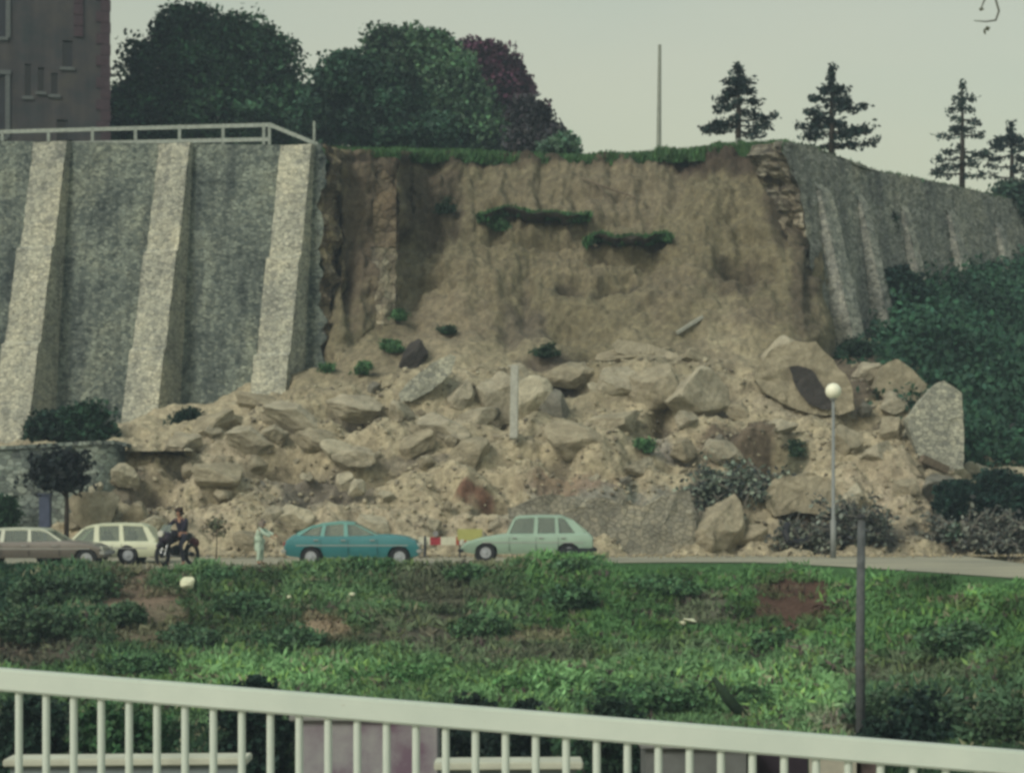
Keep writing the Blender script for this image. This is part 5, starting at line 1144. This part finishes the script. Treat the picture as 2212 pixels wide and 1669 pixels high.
    # wheels
    for w in wx:
        for sgn in (-1, 1):
            yc = (W-.11)*sgn; mb = MB(); nn = 28; prof = [(-.085, .60), (-.09, .93), (-.06, 1.0), (.06, 1.0), (.09, .93), (.085, .60)]
            V = [Vector((w+math.cos(j*2*math.pi/nn)*wr*rr2, yc+dy, wr+math.sin(j*2*math.pi/nn)*wr*rr2)) for (dy, rr2) in prof for j in range(nn)]
            Fc = [(i*nn+j, i*nn+(j+1) % nn, (i+1)*nn+(j+1) % nn, (i+1)*nn+j) for i in range(len(prof)-1) for j in range(nn)]+[tuple(range(nn)), tuple(5*nn+j for j in range(nn))]
            wh = MB().add(V, Fc).build('wheel', TYRE, root)
            yo = yc+.088*sgn; mb = MB(); mb.tube([(w, yo-.03*sgn, wr), (w, yo+.004*sgn, wr)], [wr*.60, wr*.56], 24); mb.tube([(w, yo, wr), (w, yo+.03*sgn, wr)], [wr*.26, wr*.18], 16)
            mb.build('hubcap', hubc or HUB, wh)
    for w in wx:   # dark wheel wells
        mb = MB(); mb.tube([(w, -W+.16, wr), (w, W-.16, wr)], ra_*.99, 20); mb.build('wheel_well', BLK, root)
    for (px_, py_, L_, mt) in bumpers:
        c = m((px_, py_)); mb = MB(); mb.box((c.x, 0, c.z), (L_, W*2+.02, .10)); mb.build('bumper', mt, root, bevel=.02)
    fr = T[-1] if (front > 0) == left_to_right else T[0]
    fx = max(p.x for p in T) if front > 0 else min(p.x for p in T); bx__ = min(p.x for p in T) if front > 0 else max(p.x for p in T)
    zl = zs+.62*(zb-zs)
    for y in (-W+.2, W-.2):
        mb = MB(); mb.box((fx-.03*front, y, zl-.04), (.10, .26, .14)); mb.build('headlight', LENS, root, bevel=.02)
        mb = MB(); mb.box((bx__+.03*front, y, zl), (.08, .26, .12)); mb.build('tail_light', REDL, root, bevel=.02)
    for xq in solid:   # door seams and handles
        c = m((xq, 0)).x; mb = MB(); mb.box((c, -W+.004, (zs+zb)/2-.02), (.012, .012, (zb-zs)*.72)); mb.build('door_seam', BLK, root); mb = MB(); mb.box((c, W+.004, (zs+zb)/2-.02), (.012, .012, (zb-zs)*.72)); mb.build('door_seam', BLK, root)
        mb = MB(); mb.box((c+.14*-front, -W-.012, zb-.12), (.13, .03, .03)); mb.build('door_handle', CHR, root)
    for sgn in (-1, 1):
        mb = MB(); mb.box(((T[0].x+T[-1].x)/2, (W-.012)*sgn, zs+(zb-zs)*.56), (abs(T[-1].x-T[0].x)*.84, .03, .028)); mb.build('side_trim', CHR, root)
    mb = MB(); mb.box((0, 0, zs+.06), ((wx[1]-wx[0])*.98, W*1.7, .10)); mb.build('underbody', BLK, root)
    return root, m, zb
BLUE = paint('turquoise_blue_paint', (.045, .205, .23)); MINT = paint('pale_mint_paint', (.30, .43, .35)); CREAMP = paint('cream_white_paint', (.60, .64, .48)); PALEP = paint('roof_reflection_paint', (.50, .54, .44)); MAUV = paint('dusty_mauve_paint', (.17, .155, .14))  # mauve car's roof: reflected sky put into its pale colour
BLUE_LIT = paint('lit_turquoise_paint', (.13, .33, .30))  # body turquoise lightened for the roof, top light put into the colour
Y1 = 57.95; gp = HY+1.86/Y1*F
car('parked_car', 'turquoise blue fastback car parked facing right on the road', Y1, gp,
    [(616, 1200), (612, 1182), (617, 1168), (634, 1154), (660, 1157), (720, 1158), (790, 1157), (823, 1154), (850, 1155), (878, 1159), (898, 1168), (905, 1180), (904, 1200)], 1204, (671, 863), .28,
    [(640, 1150), (668, 1137), (695, 1130), (735, 1126), (765, 1128)], [(638, 668, 10, 1138), (695, 700, 9, 1131), (747, 745, 9, 1129), (820, 766, 6, 1131)], BLUE, BLUE_LIT, bumpers=((612, 1190, .14, CHR), (905, 1190, .14, CHR)), belt=1157, solid=(693, 752, 815))
Y2 = 58.0; gp = HY+1.73/Y2*F
mint, mm, zbm = car('parked_car', 'pale mint green hatchback car with sloping tail, parked facing left', Y2, gp,
    [(1021, 1196), (994, 1190), (995, 1182), (1004, 1172), (1040, 1161), (1075, 1155), (1095, 1152), (1160, 1152), (1235, 1151), (1272, 1150), (1282, 1161), (1282, 1178), (1281, 1187)], 1196, (1049, 1229), .27,
    [(1112, 1118), (1122, 1114), (1165, 1112.5), (1214, 1113), (1238, 1123), (1268, 1146)], [(1096, 1112, 6, 1119), (1157, 1159, 9, 1114), (1204, 1202, 8, 1114), (1256, 1230, 22, 1121)], MINT, MINT, front=-1, bumpers=((995, 1189, .16, BLK), (1283, 1187, .18, BLK)), belt=1152, solid=(1100, 1158, 1206))
mb = MB(); q_ = mm((1245, 1190)); mb.box((q_.x, 0, q_.z), (.95, 1.60, .17)); mb.build('rear_valance', BLK, mint)
Y3 = 59.6; gp = HY+1.84/Y3*F
car('parked_car', 'cream white estate car facing left behind the left car, beside the motorcyclist', Y3, gp,
    [(52, 1200), (50, 1186), (54, 1176), (100, 1171), (148, 1168), (200, 1168), (270, 1168), (330, 1168), (340, 1172), (343, 1184), (341, 1201)], 1203, (98, 276), .265,
    [(180, 1138), (192, 1134), (210, 1131), (260, 1129.5), (303, 1131), (315, 1137), (336, 1164)], [(150, 178, 7, 1140), (207, 206, 12, 1133), (262, 258, 10, 1131), (328, 312, 14, 1138)], CREAMP, CREAMP, front=-1, bumpers=((50, 1188, .14, CHR), (342, 1194, .14, BLK)), belt=1168, solid=(207, 262))
Y4 = 57.75; gp = HY+1.90/Y4*F
car('parked_car', 'dusty mauve car with a pale roof cut off by the left edge, facing right', Y4, gp,
    [(-98, 1202), (-100, 1184), (-92, 1174), (-40, 1170), (60, 1169), (133, 1167), (160, 1169), (196, 1174), (217, 1183), (219, 1203)], 1205, (-42, 186), .28,
    [(-52, 1152), (-38, 1145), (-10, 1141), (40, 1139.5), (84, 1141), (98, 1145)], [(-62, -50, 12, 1150), (2, 4, 9, 1142), (62, 60, 8, 1142), (134, 98, 7, 1146)], MAUV, PALEP, bumpers=((-100, 1192, .14, CHR), (220, 1194, .14, CHR)), belt=1169, solid=(2, 62, 128))

# ---------------------------------------------------------------- people
SKINM = plain('skin', (.33, .19, .13), .6, .1); HAIR = plain('brown_hair', (.05, .03, .022), .9); NAVY = plain('navy_jacket', (.020, .019, .035), .85, .2); BLUEJ = plain('dark_trousers', (.03, .032, .05), .85, .2)
COAT = plain('mint_coat', (.42, .54, .45), .85, .08); SHOE = plain('dark_shoes', (.02, .018, .018)); HAIR2 = plain('grey_brown_hair', (.20, .17, .15), .9)
def skin(name, verts, edges, radii, mat, parent, sub=2):
    me = bpy.data.meshes.new(name); me.from_pydata([tuple(v) for v in verts], edges, []); o = bpy.data.objects.new(name, me); link(o)
    md = o.modifiers.new('s', 'SKIN'); md.use_smooth_shade = True; md.branch_smoothing = .2
    for i, r_ in enumerate(radii): me.skin_vertices[0].data[i].radius = (r_, r_) if not isinstance(r_, tuple) else r_
    me.skin_vertices[0].data[0].use_root = True
    ms = o.modifiers.new('u', 'SUBSURF'); ms.levels = ms.render_levels = sub
    dg = bpy.context.evaluated_depsgraph_get(); m2 = bpy.data.meshes.new_from_object(o.evaluated_get(dg)); m2.name = name
    bpy.data.objects.remove(o); m2.materials.clear(); m2.materials.append(mat); o2 = bpy.data.objects.new(name, m2); return link(o2, parent)
def person(label, loc, rz, J, topm, legm, hairm, scale=1.0, coat=False):
    root = empty('person', loc, rz); root.scale = (scale,)*3; tag(root, label, 'person')
    V = []; E = []; Rd = []
    def add(p, r_, par=None):
        V.append(Vector(p)); Rd.append(r_); i = len(V)-1
        if par is not None: E.append((par, i))
        return i
    pel = add(J['pel'], .13); wa = add(J['waist'], .12, pel); ch = add(J['chest'], (.17, .12), wa); nk = add(J['neck'], .055, ch)
    hd = Vector(J['head']); fd = Vector(J.get('face', (1, 0, 0))).normalized(); jaw = add(hd+fd*.015-Vector((0, 0, .07)), .068, nk); sk = add(hd+Vector((0, 0, .02)), .092, jaw); cr = add(hd+Vector((0, 0, .075))-fd*.01, .070, sk)
    add(hd+fd*.115-Vector((0, 0, .012)), .013, sk)
    for s in ('L', 'R'):
        sh_ = add(J['sh'+s], .058, ch); el = add(J['el'+s], .045, sh_); w = add(J['wr'+s], .030, el)
        dirv = (Vector(J['wr'+s])-Vector(J['el'+s])).normalized(); side = dirv.cross(Vector((0, 0, 1))).normalized(); pm = add(Vector(J['wr'+s])+dirv*.06, .036, w)
        for q, L in zip((-1.5, -.5, .5, 1.5), (.055, .07, .075, .06)):
            b0 = add(Vector(J['wr'+s])+dirv*.10+side*q*.02, .010, pm); b1 = add(V[b0]+dirv*L*.5-Vector((0, 0, .012)), .009, b0); add(V[b1]+dirv*L*.4-Vector((0, 0, .03)), .007, b1)
        t0 = add(Vector(J['wr'+s])+dirv*.05+side*.045, .011, pm); add(V[t0]+dirv*.04+side*.015, .009, t0)
        hp = add(J['hp'+s], .10, pel); kn = add(J['kn'+s], .062, hp); an = add(J['an'+s], .042, kn); ft = add(Vector(J['an'+s])+Vector(J.get('toe', (1, 0, 0))).normalized()*.14-Vector((0, 0, .05)), .036, an)
    skin('body', V, E, Rd, SKINM, root)
    # clothing
    cV = [J['pel'], J['waist'], J['chest'], (Vector(J['chest'])*.35+Vector(J['neck'])*.65)]; cE = [(0, 1), (1, 2), (2, 3)]; cR = [.155, .15, (.20, .15), .085]
    if coat: cV.append(J['hem']); cE.append((0, 4)); cR.append(.19); cR[0] = .17
    for s in ('L', 'R'):
        b = len(cV); cV += [J['sh'+s], J['el'+s], Vector(J['wr'+s])*.93+Vector(J['el'+s])*.07]; cE += [(2, b), (b, b+1), (b+1, b+2)]; cR += [.078, .064, .050]
    skin('coat' if coat else 'jacket', cV, cE, cR, topm, root)
    lV = [J['pel']]; lE = []; lR = [.145]
    for s in ('L', 'R'): b = len(lV); lV += [J['hp'+s], J['kn'+s], Vector(J['an'+s])+Vector((0, 0, .04))]; lE += [(0, b), (b, b+1), (b+1, b+2)]; lR += [.112, .078, .060]
    skin('trousers', lV, lE, lR, legm, root)
    for s in ('L', 'R'):
        a = Vector(J['an'+s]); td = Vector(J.get('toe', (1, 0, 0))).normalized(); skin('shoe', [a-Vector((0, 0, .03)), a-Vector((0, 0, .055))+td*.08, a-Vector((0, 0, .06))+td*.18], [(0, 1), (1, 2)], [.052, .048, .038], SHOE, root, 1)
    skin('hair', [hd-fd*.03+Vector((0, 0, .03)), hd+Vector((0, 0, .085)), hd-fd*.06-Vector((0, 0, .05))], [(0, 1), (0, 2)], [.105, .09, .07], hairm, root)
    return root
# motorcyclist, machine turned three-quarters towards the left front
Ym = 58.5; zg = zroad(-9.4, 58.5); mx0 = (384-CX)/F*Ym; rzm = math.radians(180+62)
bike = empty('motorcycle', (mx0, Ym, zg), rzm); tag(bike, 'dark motorcycle with dull red rear and pale headlamp, beside the cream estate', 'motorcycle')
MRED = plain('dull_red_paint', (.085, .025, .03), .45); MBLK = plain('black_purple_paint', (.02, .016, .03), .45, .1, .4)
for x in (-.66, .70):
    nn = 26; R1, R2 = .27, .055; V = [Vector((x+math.cos(i*2*math.pi/nn)*(R1+R2*math.cos(j*2*math.pi/8)), R2*math.sin(j*2*math.pi/8), .325+math.sin(i*2*math.pi/nn)*(R1+R2*math.cos(j*2*math.pi/8)))) for i in range(nn) for j in range(8)]
    Fc = [(i*8+j, ((i+1) % nn)*8+j, ((i+1) % nn)*8+(j+1) % 8, i*8+(j+1) % 8) for i in range(nn) for j in range(8)]
    w = MB().add(V, Fc).build('wheel', TYRE, bike, smooth=True); mb = MB()
    for q in range(10): a = q*2*math.pi/10; mb.tube([(x, 0, .325), (x+math.cos(a)*.25, 0, .325+math.sin(a)*.25)], .008, 5)
    mb.tube([(x, -.05, .325), (x, .05, .325)], .06, 12); mb.build('spokes', BLK, w)
mb = MB(); mb.tube([(.70, .07, .325), (.42, .07, .98)], .022, 8); mb.tube([(.70, -.07, .325), (.42, -.07, .98)], .022, 8); mb.build('fork', CHR, bike)
mb = MB(); mb.tube([(.42, 0, .90), (.10, 0, .82), (-.5, 0, .74)], [.04, .05, .04], 8); mb.tube([(.42, 0, .85), (.3, 0, .35), (-.2, 0, .30), (-.5, 0, .7)], .025, 8); mb.tube([(-.2, .08, .33), (-.66, .08, .325)], .02, 6); mb.build('frame', BLK, bike)
skin('fuel_tank', [(.34, 0, .88), (.12, 0, .90), (-.08, 0, .82)], [(0, 1), (1, 2)], [.11, .15, .09], MBLK, bike)
skin('engine', [(.22, 0, .42), (.05, 0, .50), (-.12, 0, .42)], [(0, 1), (1, 2)], [.14, .18, .13], BLK, bike, 1)
skin('seat', [(-.05, 0, .83), (-.32, 0, .83), (-.62, 0, .86)], [(0, 1), (1, 2)], [.09, .11, .09], SEAT, bike)
skin('rear_box', [(-.60, 0, .72), (-.80, 0, .66), (-.92, 0, .58)], [(0, 1), (1, 2)], [.13, .15, .10], MRED, bike)
skin('mudguard', [(.95, 0, .55), (.78, 0, .68), (.55, 0, .62)], [(0, 1), (1, 2)], [.06, .07, .05], MBLK, bike)
skin('fairing', [(.56, 0, .62), (.60, 0, .84), (.48, 0, 1.0)], [(0, 1), (1, 2)], [(.20, .20), (.24, .18), (.17, .10)], MBLK, bike)
mb = MB(); mb.tube([(.74, 0, .93), (.80, 0, .93)], [.09, .085], 16); mb.build('headlamp', LENS, bike)
mb = MB(); mb.add([(.60, -.2, .98), (.60, .2, .98), (.46, .15, 1.18), (.46, -.15, 1.18)], [(0, 1, 2, 3)]); mb.build('windshield', GLASS, bike)
mb = MB(); mb.tube([(.28, -.36, 1.0), (.40, -.16, 1.02), (.40, .16, 1.02), (.28, .36, 1.0)], .016, 8); mb.build('handlebar', BLK, bike)
mb = MB(); mb.tube([(.1, -.17, .30), (-.3, -.19, .28), (-.85, -.20, .36)], [.03, .04, .05], 10); mb.build('exhaust', CHR, bike, smooth=True)
person('rider in dark navy jacket sitting upright on the motorcycle, holding its handlebar', (mx0, Ym, zg), rzm,
       dict(pel=(-.26, 0, .92), waist=(-.25, 0, 1.10), chest=(-.16, 0, 1.34), neck=(-.10, 0, 1.50), head=(-.07, 0, 1.62), face=(1, 0, -.1), shL=(-.14, .20, 1.40), shR=(-.14, -.20, 1.40), elL=(.08, .30, 1.18), elR=(.08, -.30, 1.18), wrL=(.26, .33, 1.05), wrR=(.26, -.33, 1.05),
            hpL=(-.18, .13, .88), hpR=(-.18, -.13, .88), knL=(.20, .24, .66), knR=(.20, -.24, .66), anL=(.05, .26, .10), anR=(.10, -.28, .10)), NAVY, BLUEJ, HAIR, .93)
# person in the mint coat
Yp = 59.2; xp = (562-CX)/F*Yp
person('person in a long pale mint coat standing with both arms stretched out to the right', (xp, Yp, zroad(-7, 59.2)), math.radians(-12),
       dict(pel=(-.04, 0, .84), waist=(-.05, 0, 1.0), chest=(.0, 0, 1.22), neck=(.06, 0, 1.36), head=(.11, 0, 1.45), face=(1, 0, -.5), shL=(.02, .17, 1.28), shR=(.02, -.17, 1.28), elL=(.26, .20, 1.14), elR=(.25, -.20, 1.10), wrL=(.48, .15, 1.06), wrR=(.46, -.13, 1.00),
            hpL=(-.03, .10, .80), hpR=(-.03, -.10, .80), knL=(.03, .11, .44), knR=(.0, -.11, .44), anL=(.0, .12, .09), anR=(-.05, -.12, .09), hem=(-.03, 0, .42)), COAT, COAT, HAIR2, .80, coat=True)

# ---------------------------------------------------------------- road barrier and yellow board
bar = empty('road_barrier', (( 960-CX)/F*63.0, 63.0, ROADZ)); tag(bar, 'red and white striped road barrier between the blue and mint cars', 'barrier')
WHT = plain('barrier_white', (.55, .56, .45), .6); RDD = plain('barrier_red', (.30, .035, .05), .6)
RED2 = plain('barrier_orange_red', (.34, .07, .04), .6)
kk = 63.0/F
def bxp(px): return (px-960)*kk
zbm_ = lambda py: (HY-py)/F*63.0-ROADZ
for (a, b, m_) in ((905, 929, WHT), (929, 952, RDD), (952, 985, WHT), (985, 1008, RED2), (1008, 1040, WHT), (1040, 1062, RDD)):
    mb = MB(); mb.box(((bxp(a)+bxp(b))/2, 0, zbm_(1168)), (bxp(b)-bxp(a), .04, .24)); mb.build('plank_stripe', m_, bar)
for q in (918, 1040):
    mb = MB(); mb.bar((bxp(q), -.35, 0), (bxp(q), .03, .62), .06, .05); mb.bar((bxp(q), .35, 0), (bxp(q), .03, .62), .06, .05); mb.build('trestle', BLK, bar)
mb = MB(); mb.tube([(bxp(941), -.03, zbm_(1160)), (bxp(941), -.03, zbm_(1150))], [.03, .03], 8); mb.tube([(bxp(941), -.07, zbm_(1152)), (bxp(941), .03, zbm_(1152))], [.085, .085], 14); mb.build('warning_lamp', plain('lamp_grey', (.22, .22, .23)), bar)
yb = empty('yellow_board', ((1015-CX)/F*62.4, 62.4, ROADZ)); tag(yb, 'yellow road sign board standing behind the nose of the mint car', 'sign')
kk2 = 62.4/F; zt_ = (HY-1140)/F*62.4-ROADZ
mb = MB(); mb.box((.0, 0, zt_-.20), (.74, .04, .34)); mb.build('board', plain('yellow_paint', (.36, .37, .13), .6, .1), yb, bevel=.01)
mb = MB(); mb.bar((-.3, .04, 0), (-.3, .04, zt_-.1), .05, .05); mb.bar((.3, .04, 0), (.3, .04, zt_-.1), .05, .05); mb.build('leg', BLK, yb)

# ---------------------------------------------------------------- twig hanging into view from a branch overhead
TY = 14.0; TW = plain('twig_bark', (.12, .13, .11), .9, .3)
tw = empty('hanging_twig', PV(2150, -60, TY)); tag(tw, 'thin hooked twig with a curled leaf hanging into the sky at the top right', 'twig'); to_ = Vector(tw.location)
mb = MB(); mb.tube([PV(2600, -160, TY+.2)-to_, PV(2300, -90, TY)-to_, PV(2152, -62, TY)-to_], [.03, .02, .012], 7); mb.tube([PV(2152, -62, TY)-to_, PV(2151, 0, TY)-to_, PV(2158, 24, TY)-to_, PV(2151, 44, TY)-to_, PV(2130, 47, TY)-to_, PV(2104, 45, TY)-to_], [.009, .007, .007, .007, .005, .003], 6)
mb.tube([PV(2152, -62, TY)-to_, PV(2126, 2, TY)-to_, PV(2117, 24, TY)-to_], [.008, .006, .003], 6); mb.build('stem', TW, tw)
V, Fc, cc = leaves(np.array([tuple(PV(2133, 62, TY)-to_), tuple(PV(2127, 69, TY)-to_), tuple(PV(2120, 20, TY)-to_)]), np.array([.035, .03, .03]), np.array([[.09, .10, .07]]*3), seed=4); mesh('leaf', V, Fc, LEAF, tw, cols=cc)
